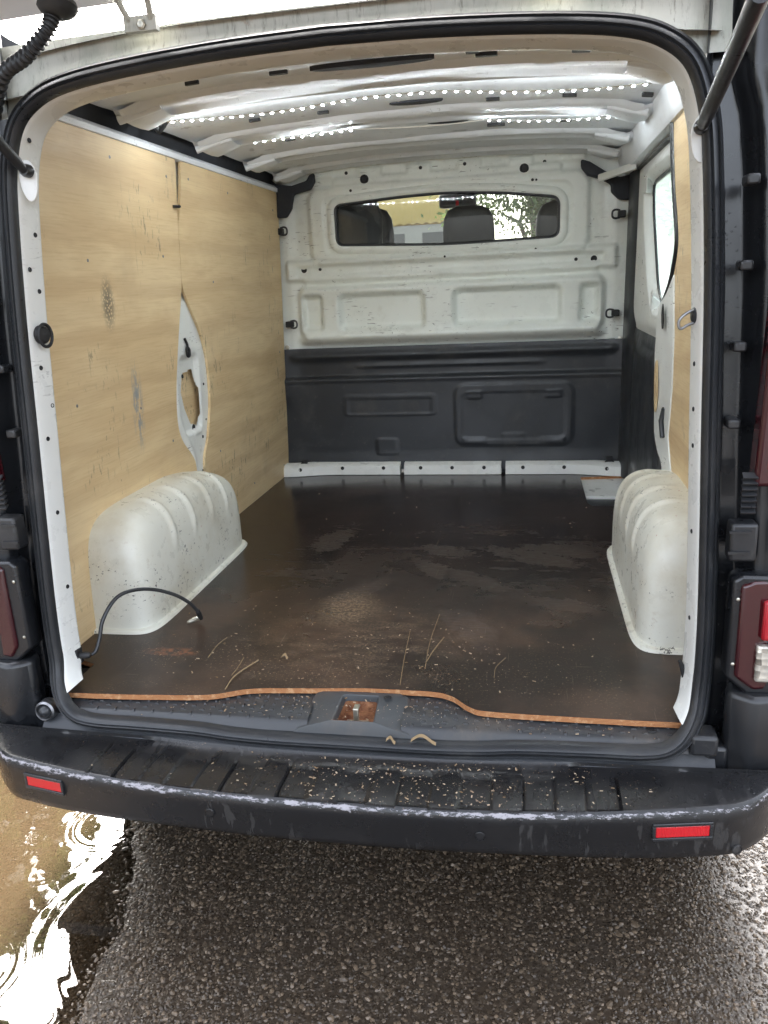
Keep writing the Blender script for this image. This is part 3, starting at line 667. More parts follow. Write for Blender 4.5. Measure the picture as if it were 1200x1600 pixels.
# lamps
def lamp(s_):
    T = []
    q = MB(); q.prism([(s_*x, -.070+(.0 if x < .85 else .03), z) for x, z in ((.765+(.016 if s_ < 0 else 0),.125),(.800,.098),(.90,.094),(.93,.12),(.93,.318),(.790,.322),(.765+(.016 if s_ < 0 else 0),.314))], (0,.06,0))
    L = build(q, 'rear_lamp', M['darkred'], VAN, bevel=.006, label='dark red lower rear lamp unit')
    for x0, x1, z0, z1, m_, nm in ((.806 if s_ > 0 else .875,.90,.205,.285,'lampred','red_lens'),(.800 if s_ > 0 else .875,.90,.118,.195,'clear','reversing_lens')):
        q = MB(); q.box((min(s_*x0,s_*x1),-.076,z0),(max(s_*x0,s_*x1),-.060,z1)); build(q, nm, M[m_], L, bevel=.005)
    for z in (.15,.285):
        q = MB(); q.lathe([(.0035,0),(.0035,.002),(.002,.003),(0,.003)], (s_*.761,-.063,z), (0,-1,0), 12); build(q, 'screw', M['steel'], L, smooth=True)
    q = MB(); q.prism([(s_*x, -.052+.0*x, z) for x, z in ((.775,.50),(.93,.50),(.91,1.05),(.80,1.05),(.786,1.0))], (0,.05,0)); build(q, 'upper_lamp', M['darkred'], VAN, bevel=.008)
    q = MB(); q.box((min(s_*.795,s_*.90),-.058,.53),(max(s_*.795,s_*.90),-.045,1.0)); u_ = build(q, 'upper_red_lens', M['lampred'], VAN, bevel=.006)
    q = MB(); q.prism([(s_*x, -.062, z) for x, z in ((.751,.12),(.790,.086),(.90,.084),(.925,.30),(.90,.330),(.765,.332),(.751,.32))], (0,.05,0)); build(q, 'lamp_bezel', M['body'], VAN, bevel=.006)
    # hinge cover, louvres and clips in the channel
    q = MB(); q.box((min(s_*.742,s_*.79),-.052,.355),(max(s_*.742,s_*.79),-.01,.43)); hc = build(q, 'hinge_cover', M['blackplastic'], VAN, bevel=.006)
    for z in (.372,.412):
        q = MB(); q.box((min(s_*.738,s_*.776),-.057,z),(max(s_*.738,s_*.776),-.051,z+.005)); build(q, 'rib', M['blackplastic'], hc)
    for k in range(7):
        z = .455+k*.011; q = MB(); q.obox((s_*.768,-.047,z), (.013,0,0), (0,.006,.004), (0,-.001,.0015)); build(q, 'louvre', M['blackplastic'], VAN)
    for z in (.60,.74,.88,1.02):
        q = MB(); q.box((min(s_*.732,s_*.754),-.010,z),(max(s_*.732,s_*.754),.03,z+.018)); build(q, 'trim_clip', M['blackplastic'], VAN, bevel=.004)
for s_ in (-1, 1): lamp(s_)

# ------------------------------------------------------------------ sill and latch
def sill_pt(a, c):
    x = -.69+1.38*a; y = .08 - .158*c
    z = -.0175 - .012*sstep(-.02, -.09, y) - .022*sstep(-.062, -.085, y)
    hump = math.exp(-(x/.105)**4)
    z += .004*hump*sstep(.0,-.03,y)
    return (x, y, z)
inlat = lambda x, y, z: abs(x) < .105 - max(0, y)*.6 and -.074 < y < .032
b = MB(); b.grid(sill_pt, 220, 40, skip=inlat); SILL = build(b, 'sill_plate', M['sill'], VAN, smooth=True, angle=180)
# raised tread marks on the sill plate
b = MB()
for i in range(58):
    for j in range(5):
        x = -.655+i*.023; y = .028-j*.022 + (.011 if i % 2 else 0)
        if abs(x) < .125 or y < -.066: continue
        z = sill_pt((x+.69)/1.38, (.08-y)/.158)[2]
        d = (.0062, .0026) if (i+j) % 2 else (.0026, .0062)
        b.add([(x-d[0],y-d[1],z-.001),(x+d[0],y-d[1],z-.001),(x+d[0],y+d[1],z-.001),(x-d[0],y+d[1],z-.001),(x-d[0]*.6,y-d[1]*.6,z+.0026),(x+d[0]*.6,y-d[1]*.6,z+.0026),(x+d[0]*.6,y+d[1]*.6,z+.0026),(x-d[0]*.6,y+d[1]*.6,z+.0026)],
              [(4,5,6,7),(0,1,5,4),(1,2,6,5),(2,3,7,6),(3,0,4,7)])
o = build(b, 'tread_marks', M['sill'], SILL); o['kind'] = 'stuff'
# latch housing round the recess
b = MB(); Zl = -.0125
outer = [(-.135,-.080),(.13,-.080),(.112,.028),(.095,.040),(-.095,.040),(-.112,.028)]; inner = [(-.046,-.068),(.045,-.068),(.041,.022),(.034,.026),(-.034,.026),(-.041,.022)]
def zl(x, y): return sill_pt((x+.69)/1.38, (.08-y)/.158)[2] + .0065
ringsO = [(x, y, zl(x,y)-.006) for x, y in outer]; ringsM = [(x*.93, y*.97, zl(x,y)+.003) for x, y in outer]; ringsI = [(x, y, zl(x,y)+.003) for x, y in inner]; ringsB = [(x*.9, y*.9, zl(x,y)-.012) for x, y in inner]
b.rings([ringsO, ringsM, ringsI, ringsB], 0, True); LH = build(b, 'latch_housing', M['latch_grey'], VAN, bevel=.002)
q = MB(); q.rings([[(x*.99, y*.99, -.018) for x, y in inner], [(x*.92, y*.92, -.050) for x, y in inner]], 0, True); q.add([(x*.93, y*.93, -.049) for x, y in inner], [tuple(range(6))]); build(q, 'rust_recess', M['rust'], LH)
q = MB(); q.box((-.026,-.052,-.0485),(.026,-.022,-.043)); q.box((-.006,-.042,-.043),(.006,-.034,-.006)); q.box((-.0065,-.042,-.010),(.0065,-.018,-.005)); build(q, 'striker', M['steel'], LH, bevel=.002)
hole_disc((.062,.018,zl(.062,.018)+.004), .007, (0,0,1), LH)
for u, v in ((145,1092),(1018,1140),(895,1128)):
    c = ray_to(u, v, 'z', -.019); q = MB(); q.lathe([(.012,0),(.010,.002),(.004,.0005),(0,.0)], c, (0,0,1), 16); build(q, 'screw', M['hole'], SILL, smooth=True)

# ------------------------------------------------------------------ floor pan, board, rails
b = MB(); b.box((-.74,.06,-.075),(.74,.13,-.030)); b.box((-.86,.1301,-.075),(.86,.1999,-.030)); b.box((-.84,.2,-.075),(.84,2.26,-.0305)); build(b, 'floor_pan', M['trim'], VAN)
fe = spline([(-.70,-.043),(-.52,-.036),(-.36,-.022),(-.30,.0),(-.25,.018),(-.13,.030),(0,.042),(.10,.043),(.17,.040),(.21,.022),(.25,-.018),(.30,-.032),(.5,-.036),(.70,-.036)], 70)
outl = [(p[0], p[1]+.0012*fbm(p[0]*40,0,0), 0) for p in fe] + [(.705,.10,0),(.80,.14,0),(.80,1.56,0),(.62,1.56,0),(.605,1.60,0),(.603,2.03,0),(.80,2.06,0),(.80,2.135,0),(-.80,2.135,0),(-.80,.14,0),(-.705,.10,0)]
b = MB(); b.prism(outl, (0,0,-.0135), 0, 1, 1)
FB = tag(build(b, 'floor_board', [M['floor'], M['ply_edge']]), 'dark brown coated plywood floor board with footprints and a raw wavy rear edge', 'floor board')
# white step well of the side door; dark plate stands in for its shade
q = MB(); q.box((.60,1.745,-.030),(.83,2.10,-.012)); build(q, 'step_plate', M['white'], VAN, bevel=.004)
q = MB(); q.box((.60,1.54,-.0295),(.83,1.744,-.024)); build(q, 'step_shade', M['trim'], VAN)
# white rail along the foot of the bulkhead
segs = [(460,566,0),(570,616,1),(622,792,1),(798,895,1),(900,972,0)]
rail_prof = lambda x: 2.128 - .045*sstep(.55, .80, abs(x))
for x0, x1 in ((-.80,-.235),(-.215,.245),(.265,.80)):
    b = MB(); n = 24
    b.rings([[(x, rail_prof(x)-.045, .002),(x, rail_prof(x)-.043,.020),(x, rail_prof(x)-.040,.044),(x, rail_prof(x)-.022,.056),(x, rail_prof(x)+.02,.058),(x, rail_prof(x)+.02,.0)] for x in np.linspace(x0, x1, n)], 0, True, True)
    ra = build(b, 'foot_rail', M['frame_white'], VAN, smooth=True, angle=35)
    for x in np.linspace(x0+.08, x1-.08, 3): hole_disc((x, rail_prof(x)-.0415, .034), .007, (0,-1,.1), ra)
for u, v in ((476,725),(952,720)):
    c = np.array(ray_to(u, v, 'y', 2.10)); q = MB(); q.box(c-np.array((.014,.008,.02)), c+np.array((.014,.008,.02))); q.tube([c+np.array((.02*math.cos(t), -.01, -.012+.02*math.sin(t))) for t in np.linspace(0,6.28,17)], .004, 6, cap=False); build(q, 'lashing_eye', M['hole'], VAN, smooth=True, angle=40)

# ------------------------------------------------------------------ bulkhead
BY = 2.175
win = [(-.482,1.222),(-.25,1.247),(0,1.254),(.25,1.243),(.468,1.213),(.490,1.195),(.492,1.075),(.475,1.055),(.24,1.046),(0,1.042),(-.24,1.052),(-.462,1.062),(-.487,1.08),(-.495,1.20)]
def rr(cx, cz, hx, hz, x, z, soft):
    """rounded rectangle mask: 1 inside"""
    r = min(hx, hz)*.35; dx = max(0, abs(x-cx)-hx+r); dz = max(0, abs(z-cz)-hz+r); d = math.hypot(dx, dz)-r
    return 1-sstep(-soft, soft, d)
def bulk_h(x, z):
    h = .012*rr(0, 1.145, .62, .165, x, z, .012) - .006*rr(0, 1.145, .55, .125, x, z, .008)
    h += .016*rr(0, .955, .74, .045, x, z, .012) - .010*rr(0, .953, .69, .018, x, z, .010)
    h += .012*rr(0, .905, .66, .010, x, z, .010)
    big = rr(0, .765, .69, .115, x, z, .016); h += .030*big
    for cx, hx in ((-.63,.045),(-.30,.195),(.27,.235),(.63,.035)): h -= .030*rr(cx, .765, hx, .075, x, z, .014)
    h += .030*math.exp(-((z-.640)/.022)**2)*(1-sstep(.66,.72,abs(x)))
    h += .008*rr(0, 1.325, .50, .022, x, z, .008)
    for cx in (-.55,-.33,-.11,.11,.33,.55): h += .010*rr(cx, 1.365, .05, .016, x, z, .010)
    for cx in (-.42,.0,.42): h += .005*rr(cx, .985, .035, .008, x, z, .004)+.005*rr(cx, .925, .04, .008, x, z, .004)
    h += .010*sstep(.68,.74,abs(x)) + .0012*fbm(x*5, z*5, 1)
    return h
def pin(poly, x, z):
    ins = False; n = len(poly)
    for i in range(n):
        x1, z1 = poly[i]; x2, z2 = poly[(i+1) % n]
        if (z1 > z) != (z2 > z) and x < (x2-x1)*(z-z1)/(z2-z1)+x1: ins = not ins
    return ins
def grow(poly, d):
    n = len(poly); out = []
    for i in range(n):
        a, b_, c_ = (np.array(poly[(i+k) % n], float) for k in (-1, 0, 1)); t = (c_-a)/np.linalg.norm(c_-a); out.append(b_+d*np.array((-t[1], t[0])))
    return out
def round_poly(P, rad, n=7, sub=6):
    out = []; m_ = len(P)
    for i in range(m_):
        a, b_, c_ = (np.array(P[(i+k) % m_], float) for k in (-1, 0, 1)); r_ = rad[i] if hasattr(rad, '__len__') else rad
        u1 = (a-b_)/np.linalg.norm(a-b_); u2 = (c_-b_)/np.linalg.norm(c_-b_); p0, p1 = b_+u1*r_, b_+u2*r_
        for k in range(n):
            t = k/(n-1); out.append(tuple((1-t)**2*p0+2*t*(1-t)*b_+t*t*p1))
        e = c_-u2*0; nx_ = c_ + (b_-c_)/np.linalg.norm(b_-c_)*(rad[(i+1) % m_] if hasattr(rad, '__len__') else rad)
        for k in range(1, sub): out.append(tuple(p1+(nx_-p1)*k/sub))
    return out
wl = round_poly([(-.496,1.231),(-.2,1.250),(0,1.255),(.25,1.240),(.494,1.208),(.494,1.047),(.2,1.042),(0,1.040),(-.494,1.062)], [.03,.08,.08,.08,.035,.035,.08,.08,.03])
cut = [tuple(p) for p in grow(wl, .022)]
b = MB(); b.grid(lambda a, c: (-.88+1.76*a, BY-1.35*bulk_h(-.88+1.76*a, .602+.828*c), .602+.828*c), 250, 130, skip=lambda x, y, z: abs(x) < .56 and 1.0 < z < 1.3 and pin(cut, x, z))
BK = build(b, 'bulkhead', M['bulk_white'], VAN, smooth=True, angle=180, label='white pressed steel bulkhead with scuffed ribs and a long window')
b = MB(); b.rings([[(p[0], BY-dy, p[1]) for p in grow(wl, d)] for d, dy in ((.042,.004),(.038,.018),(.028,.024),(.012,.024),(.004,.020),(.0,.008),(.0,-.02))] , 0, True)
for r_ in (): pass
WF = build(b, 'window_surround', M['bulk_white'], BK, smooth=True, angle=50)
b = MB(); b.rings([[(p[0], BY-dy, p[1]) for p in grow(wl, d)] for d, dy in ((.005,.0205),(-.001,.0215),(-.006,.017),(-.006,.004))], 0, True); build(b, 'window_gasket', M['rubber'], BK, smooth=True, angle=60)
b = MB(); b.add([(p[0], BY-.002, p[1]) for p in grow(wl, .004)], [tuple(range(len(wl)))]); build(b, 'window_pane', M['glass'], BK)
for (u, v, r) in ((569,280,.016),(819,263,.016)): c = ray_to(u, v, 'y', BY-.012); hole_disc((c[0], BY-1.35*bulk_h(c[0],c[2])-.0005, c[2]), r, (0,-1,0), BK, 'grommet', dep=.004)  # bulkhead holes, drawn as dark discs for the shade inside
for (u, v, r) in ((475,422,.011),(500,421,.006),(900,405,.006),(928,404,.011),(575,389,.005),(818,377,.005),(517,356,.004),(657,262,.006),(726,256,.006),(851,252,.006),(540,270,.006),(548,298,.005),(832,281,.005),(838,281,.004),(696,401,.004),(837,389,.004),(984,404,.006)):
    c = ray_to(u, v, 'y', BY-.012); hole_disc((c[0], BY-1.35*bulk_h(c[0],c[2])-.0008, c[2]), r, (0,-1,0), BK)
for u, v, s_ in ((436,362,1),(452,507,1),(972,334,-1),(962,489,-1)):
    c = np.array(ray_to(u, v, 'y', BY-.05)); q = MB(); q.box(c-np.array((.016,.010,.014)), c+np.array((.016,.03,.014))); le = build(q, 'lashing_eye', M['hole'], BK, bevel=.004)
    q = MB(); q.tube(spline([c+np.array((s_*dx, -.012, dz)) for dx, dz in ((.010,.014),(.028,.017),(.040,.010),(.040,-.010),(.028,-.017),(.010,-.014))], 24), .0042, 8); build(q, 'ring', M['trim'], le, smooth=True)
for u, v in ((449,543),(969,529)):
    c = ray_to(u, v, 'y', BY-.03); q = MB(); q.lathe([(.011,0),(.011,.003),(.005,.004),(.005,.002),(0,.002)], c, (0,-1,0), 14); build(q, 'screw', M['steel'], BK, smooth=True)
# black lower trim of the bulkhead
def trim_h(x, z):
    e = abs(x)/.80
    h = .02 + .030*math.exp(-((z-.565)/.020)**2)*(1-sstep(.72,.77,abs(x))) + .012*math.exp(-((z-.515)/.010)**2)*(1-sstep(.40,.46,abs(x)))
    h += .035*sstep(.475,.455,z) + .008*math.exp(-((z-.452)/.010)**2)
    h += .010*rr(.30, .275, .27, .145, x, z, .008) - .006*rr(.30, .27, .235, .11, x, z, .008) + .006*rr(.30,.16,.05,.03,x,z,.006)
    for cx in (.12,.48): h += .007*rr(cx, .37, .035, .018, x, z, .005) + .006*rr(cx, .155, .055, .015, x, z, .005)
    h += .005*rr(-.28, .33, .22, .05, x, z, .006)-.005*rr(-.28,.325,.20,.035,x,z,.005) + .006*rr(-.30,.13,.05,.04,x,z,.006)
    h += .015*sstep(.12,.04,z); h += .03*sstep(.70,.80,abs(x))*sstep(.3,.5,z) + .0012*fbm(x*6, z*6, 5)
    return h
b = MB(); b.grid(lambda a, c: (-.82+1.64*a, BY-.005-.02-.50*(trim_h(-.82+1.64*a, .02+.584*c)-.02), .02+.584*c), 200, 120)
build(b, 'bulkhead_trim', M['trim'], VAN, smooth=True, angle=180, label='black plastic lower bulkhead trim with moulded access panel')

# ------------------------------------------------------------------ wheel arches
def arch(s_):
    xw, D, H, yc, hw = .83, .193, .322, .675, .392
    e1, e2 = .30, .40
    ribs = (.50, .64, .78, .91)
    def pt(a, c):
        B = math.pi/2*c; cyv = math.sin(math.pi*(a-.5)); pw = 2/e1
        sy = max(0, 1-abs(cyv)**pw)**(1/pw); sd = max(0, 1-abs(cyv)**9)**(1/9)
        y = yc + hw*cyv; k = abs(math.cos(B))**e2; l = abs(math.sin(B))**e2
        x = D*sd*k; z = H*sy*l*(1-.10*sstep(.1,1,(y-yc)/hw))
        r = sum(math.exp(-((y-q)/.012)**4) for q in ribs)*sstep(.10,.25,c)*sstep(1.0,.85,c)
        if .2 < a < .95:
            x += .0070*r*math.cos(B); z += .0070*r*math.sin(B)
        return (s_*(xw-x), y, z)
    b = MB(); b.grid(pt, 150, 70)
    o = build(b, 'wheel_arch', M['arch'], VAN, smooth=True, angle=180, label='scuffed white ribbed wheel arch')
    # welded base flange
    q = MB(); R0 = []; R1 = []; R2 = []
    for i in range(80):
        cyv = math.sin(math.pi*(i/79-.5)); sy = max(0, 1-abs(cyv)**9)**(1/9)
        for lst, gx, zz in ((R0, -.004, .012), (R1, .010, .008), (R2, .014, .0008)): lst.append((s_*(xw-(D*sy+gx)), yc+(hw+gx)*cyv, zz))
    q.rings([R0, R1, R2], 0, False); build(q, 'flange', M['arch'], o, smooth=True, angle=40)
arch(-1); arch(1)

# ------------------------------------------------------------------ left wall
def xl(z): return -.802 + .040*z
def wallpoly(pts, s_=-1, xf=xl): return [(xf(z) if s_ < 0 else xf(z), y, z) for y, z in pts]
yz = lambda u, v, x: ray_to(u, v, 'x', x)[1:]
seamL = [(1.046,1.302),(1.044,1.25),(1.036,1.16),(1.030,1.10),(1.026,1.0),(1.020,.905),(.985,.80),(.945,.68),(.918,.58),(.907,.494),(.915,.44),(.943,.395),(.99,.352),(1.022,.315),(1.032,.27),(1.036,.2),(1.036,-.028)]
seamR = [(1.090,1.302),(1.076,1.22),(1.046,1.13),(1.033,1.10),(1.029,1.0),(1.028,.912),(1.052,.872),(1.085,.83),(1.151,.749),(1.185,.68),(1.199,.61),(1.20,.54),(1.19,.47),(1.165,.40),(1.147,.359),(1.112,.31),(1.104,.22),(1.10,.0)]
def smooth_line(p): return [tuple(q) for q in spline(p, 60)]
b = MB(); pr = [(.13,-.028),(.13,1.20),(.17,1.27),(.21,1.300)] + smooth_line(seamL); b.prism(wallpoly(pr), (-.009,0,0)); build(b, 'wall_board', [M['ply']], VAN, label='rear plywood wall lining with a blue-grey rub and a tyre print')
b = MB(); pr = smooth_line(seamR)[::-1] + [(2.10,1.302),(2.135,1.24),(2.135,.0)]; b.prism(wallpoly(pr), (-.009,0,0)); build(b, 'wall_board', [M['ply']], VAN, label='front plywood wall lining next to the bulkhead')
WB = [o_ for o_ in VAN.children if o_.name.startswith('wall_board')]
for y_, z_ in ((.30,1.24),(.62,1.25),(.97,1.24),(.32,.62),(.45,.98),(.90,1.0),(.86,.42),(.66,.56),(1.14,1.25),(1.50,1.24),(2.05,1.22),(1.26,.30),(1.62,.08),(2.06,.6),(1.30,.92),(2.05,.06)):
    q = MB(); q.lathe([(.0045,0),(.004,.0012),(.0015,.0008),(0,.0006)], (xl(z_), y_, z_), (1,0,0), 10); build(q, 'screw', M['ring'], WB[0] if y_ < 1.04 else WB[1], smooth=True)
# white pillar pressing behind the cut-outs
hole_poly = [(1.02,.62),(1.10,.63),(1.13,.56),(1.13,.46),(1.10,.43),(1.06,.44),(1.02,.50),(1.00,.56)]
def pil(a, c):
    y = .86+.40*a; z = .0+1.33*c
    h = .012*rr(1.06,.55,.16,.32,y,z,.02) - .014*rr(1.055,.545,.075,.13,y,z,.012) + .004*rr(1.09,.43,.03,.03,y,z,.006) + .010*math.exp(-((y-(.93+.1*sstep(.5,.3,z)))/.02)**2)*sstep(.9,.8,z)
    return (xl(z)-.022+h, y, z)
b = MB(); b.grid(pil, 110, 240, skip=lambda x, y, z: pin([tuple(q) for q in grow(hole_poly, 0)], y, z)); PL = build(b, 'pillar_panel', M['white'], VAN, smooth=True, angle=180)
b = MB(); b.grid(lambda a, c: (-.868, .15+2.0*a, .0+1.42*c), 3, 3); build(b, 'outer_wall_inside', M['ply'], VAN)
b = MB(); b.prism([(xl(z)-.040, y, z) for y, z in ((.93,.36),(1.2,.36),(1.2,.68),(.93,.68))], (-.006,0,0)); build(b, 'backing_board', M['ply'], PL)
for (u, v, r) in ((288,588,.006),(307,668,.010),(318,682,.005),(316,600,.004),(322,565,.004),(320,735,.004),(322,655,.003)):
    y, z = yz(u, v, xl(.6)-.015); c = pil((y-.86)/.40, z/1.33); hole_disc((c[0]+.001, y, z), r, (1,0,0), PL)
# painted number-like cable clip: a bent black clip on the pressing, and on the upper slot
y, z = yz(289, 545, xl(.7)-.01); c0 = np.array((xl(z)-.006, y, z))
q = MB(); q.tube(spline([c0+np.array((0,-.004,.035)), c0+np.array((.004,.004,.012)), c0+np.array((.006,-.010,-.004)), c0+np.array((.006,-.006,-.024)), c0+np.array((.006,.008,-.024)), c0+np.array((.006,.012,-.006)), c0+np.array((.004,.004,.006))], 40), .0045, 8); build(q, 'cable_clip', M['hole'], VAN, smooth=True)
y, z = yz(271, 323, xl(1.1)); q = MB(); q.tube([(xl(z)+.002, y-.012, z), (xl(z)+.012, y+.006, z), (xl(z)+.010, y+.022, z+.002)], .0045, 8); build(q, 'cable_clip', M['hole'], VAN, smooth=True)
# lip above the boards, dark sheet standing in for the unlit cavity, bulkhead corner foam
b = MB(); b.rings([[(xl(1.3)-.012, y, 1.296),(xl(1.3)+.006, y, 1.300),(xl(1.3)+.008, y, 1.314),(xl(1.3)-.004, y, 1.326),(xl(1.3)-.03, y, 1.328)] for y in np.linspace(.14, 2.14, 40)], 0, False); build(b, 'cant_rail_lip', M['roof_white'], VAN, smooth=True, angle=50)
b = MB(); b.grid(lambda a, c: (-.79+.05*c+.006*math.sin(a*60)*c, .10+2.05*a, 1.318+.115*c), 50, 8); build(b, 'cavity_shade', M['foam'], VAN, smooth=True)
def foam(pts, y, th):
    q = MB(); q.prism([ray_to(u, v, 'y', y) for u, v in pts], (0, th, 0)); build(q, 'corner_foam', M['foam'], VAN, bevel=.008)
foam([(402,262),(430,288),(455,290),(478,282),(482,273),(490,270),(491,284),(485,296),(458,304),(455,326),(447,340),(432,341),(431,300),(400,275)], 2.11, .03)
foam([(908,248),(922,252),(945,266),(968,276),(1000,268),(1004,300),(985,312),(968,312),(955,300),(955,288),(940,280),(918,274),(908,262)], 2.12, .03)
q = MB(); a = np.array(ray_to(935, 279, 'y', 2.09)); e = np.array(ray_to(995, 258, 'y', 1.85)); d = e-a; q.obox((a+e)/2, d/2, np.array((.004,.02,0)), np.array((0,0,.014))); build(q, 'corner_brace', M['white'], VAN, bevel=.004)

# ------------------------------------------------------------------ right wall
def xr(z): return .800 - .030*z
rw = lambda u, v: ray_to(u, v, 'x', .775)[1:]
edge = [rw(1061,188), rw(1060,215), rw(1060,290), rw(1062,340), rw(1062,380), rw(1056,415), rw(1050,440), (rw(1050,440)[0], .0)]
b = MB(); pr = [(.13,-.028),(.13,1.20),(.17,1.27),(.21,1.300)] + edge; b.prism([(xr(z), y, z) for y, z in pr], (.009,0,0)); build(b, 'wall_board', [M['ply']], VAN, label='narrow plywood wall lining beside the side door window')
pe = [rw(1055,428), rw(1050,440), rw(1042,462), rw(1035,480), rw(1030,520), rw(1026,560), rw(1025,600), rw(1023,640), rw(1022,675), rw(1025,705), rw(1028,740), (1.03,.0),(.86,.0),(.86,.30),(.93,.40),(.88,.55),(.87,.70)]
slot = [(1.13,.46),(1.17,.44),(1.175,.58),(1.13,.60)]
b = MB(); pep = smooth_line(pe[:12]) + pe[12:]
b.prism([(xr(z)-.004-.010*sstep(.95,1.1,y)*sstep(1.24,1.2,y), y, z) for y, z in pep], (.016,0,0)); PR = build(b, 'pillar_panel', M['white'], VAN, bevel=.004)
q = MB(); q.prism([(xr(z)-.0165, y, z) for y, z in smooth_line([(1.08,.46),(1.11,.45),(1.125,.50),(1.12,.59),(1.08,.61),(1.065,.52),(1.08,.46)])[:-1]], (.003,0,0)); build(q, 'pillar_slot', M['ply'], PR)
q = MB(); q.prism([(xr(z)-.0165, y, z) for y, z in smooth_line([(.98,.72),(1.0,.72),(1.01,.76),(.99,.79),(.975,.75),(.98,.72)])[:-1]], (.003,0,0)); build(q, 'pillar_slot', M['hole'], PR)
q = MB(); q.tube([(xr(.42)-.008,.98,.48),(xr(.42)-.014,.99,.44),(xr(.42)-.010,.97,.39)], .008, 8); build(q, 'pillar_slot', M['trim'], PR, smooth=True)
# weatherstrip of the side door along board and pressing
b = MB(); b.tube([(xr(z)+.002, y+.010, z) for y, z in smooth_line([rw(u, v) for u, v in ((1061,188),(1060,215),(1060,290),(1062,340),(1062,380),(1056,415),(1050,440),(1042,462),(1035,480),(1030,520),(1026,560),(1025,600),(1023,640),(1022,675),(1025,705))])], .011, 10); build(b, 'side_door_seal', M['rubber'], VAN, smooth=True)
# side door: white upper with window opening, black lower trim, dark pillar at the bulkhead
DX = .808
wo_ = [(1.0,1.215),(1.70,1.205),(1.765,1.18),(1.775,1.12),(1.66,.90),(1.54,.81),(1.44,.775),(1.0,.765)]
wo_ = [ (y, z) for y, z in wo_ ]
wq = round_poly([(1.0,1.215),(1.775,1.205),(1.775,1.13),(1.54,.80),(1.44,.770),(1.0,.765)], [.03,.05,.10,.10,.05,.03])
sgn = 1
def growq(d): return grow(wq, d)
test = growq(.03); ar = lambda P: abs(sum(P[i][0]*P[(i+1) % len(P)][1]-P[(i+1) % len(P)][0]*P[i][1] for i in range(len(P))))
sgn = 1 if ar(test) > ar(wq) else -1
b = MB(); cutq = [tuple(p_) for p_ in growq(sgn*.035)]
b.grid(lambda a, c: (DX-.012*rr(1.5,1.0,.5,.32,0.93+1.23*a,.66+.66*c,.03), 0.93+1.23*a, .66+.66*c), 90, 60, skip=lambda x, y, z: pin(cutq, y, z)); DU = build(b, 'side_door_upper', M['white'], VAN, smooth=True, angle=180)
b = MB(); b.rings([[(x, p_[0], p_[1]) for p_ in growq(sgn*d)] for d, x in ((.045,DX-.010),(.036,DX-.014),(.024,DX-.010),(.010,DX+.008),(.0,DX+.024))], 0, True); build(b, 'window_surround', M['white'], DU, smooth=True, angle=60)
b = MB(); b.rings([[(x, p_[0], p_[1]) for p_ in growq(sgn*d)] for d, x in ((.006,DX+.020),(-.004,DX+.016),(-.010,DX+.020),(-.010,DX+.028))], 0, True); build(b, 'window_gasket', M['rubber'], DU, smooth=True)
b = MB(); b.add([(DX+.024, p_[0], p_[1]) for p_ in growq(sgn*.01)], [tuple(range(len(wq)))]); build(b, 'window_pane', M['wetglass'], DU)
b = MB(); b.grid(lambda a, c: (.812-.010*sstep(.70,.62,-.03+.72*c)-.010*rr(1.55,.35,.33,.25,1.0+1.16*a,-.03+.72*c,.02), 1.0+1.16*a, -.03+.72*c), 60, 50); build(b, 'side_door_trim', M['trim'], VAN, smooth=True, angle=180)
b = MB(); b.rings([[(.815,y-.10,z),(.795,y-.08,z),(.780,y-.02,z),(.775,y+.08,z),(.86,y+.09,z)] for y, z in ((2.06,.0),(2.05,.4),(2.045,.7),(2.03,1.0),(2.02,1.30))], 0, True); build(b, 'door_pillar', M['trim'], VAN, smooth=True, angle=40)
b = MB(); b.grid(lambda a, c: (.775+.04*c, .95+1.2*a, 1.268+.004*math.sin(c*3)), 20, 5); b.grid(lambda a, c: (.806-.02*c, 1.0+1.16*a, 1.245+.04*c), 20, 4); build(b, 'door_header', M['trim'], VAN, smooth=True)
# right cant rail, box section
b = MB(); b.rings([[(.79, y, 1.272),(.752, y, 1.280),(.742, y, 1.292),(.728, y, 1.345),(.72,y,1.41),(.80,y,1.41)] for y in np.linspace(.10, 2.14, 30)], 0, True); build(b, 'cant_rail', M['roof_white'], VAN, smooth=True, angle=35)
b = MB(); b.grid(lambda a, c: (.872, .15+.9*a, -.03+1.4*c), 3, 3); build(b, 'outer_wall_inside', M['ply'], VAN)

# ------------------------------------------------------------------ inside of the roof: skin, ribs, slots
def rz(x): return 1.388 - .030*(abs(x)/.68)**2.6
b = MB(); b.grid(lambda a, c: (-.735+1.535*a, .40+1.8*c, rz(-.735+1.535*a)+.013+.004*fbm(4*a, 9*c, 2)), 50, 60); build(b, 'roof_lining', M['roof_white'], VAN, smooth=True, angle=180)
def rib(y0, y1, dep=.030, nm='roof_rib', xe=.70, wob=0.0, dz=0):
    w_ = y1-y0; pr = [(y0,.018),(y0+.012,.010),(y0+.024,.0),(y0+w_*.30,-.001),(y0+w_*.36,.006),(y0+w_*.64,.006),(y0+w_*.70,-.001),(y1-.024,.0),(y1-.012,.010),(y1,.018)]
    rg = []
    for x in np.linspace(-xe, xe, 90):
        d = .016*sstep(xe-.10, xe, abs(x)); wv_ = wob*fbm(x*3.1, y0*7, 1.3)
        rg.append([(x, y+wv_, rz(x)+e+dz-d+.0015*fbm(x*6, y*9, 3)) for y, e in pr])
    q = MB(); q.rings(rg, 0, False); return build(q, nm, M['roof_white'], VAN, smooth=True, angle=38)
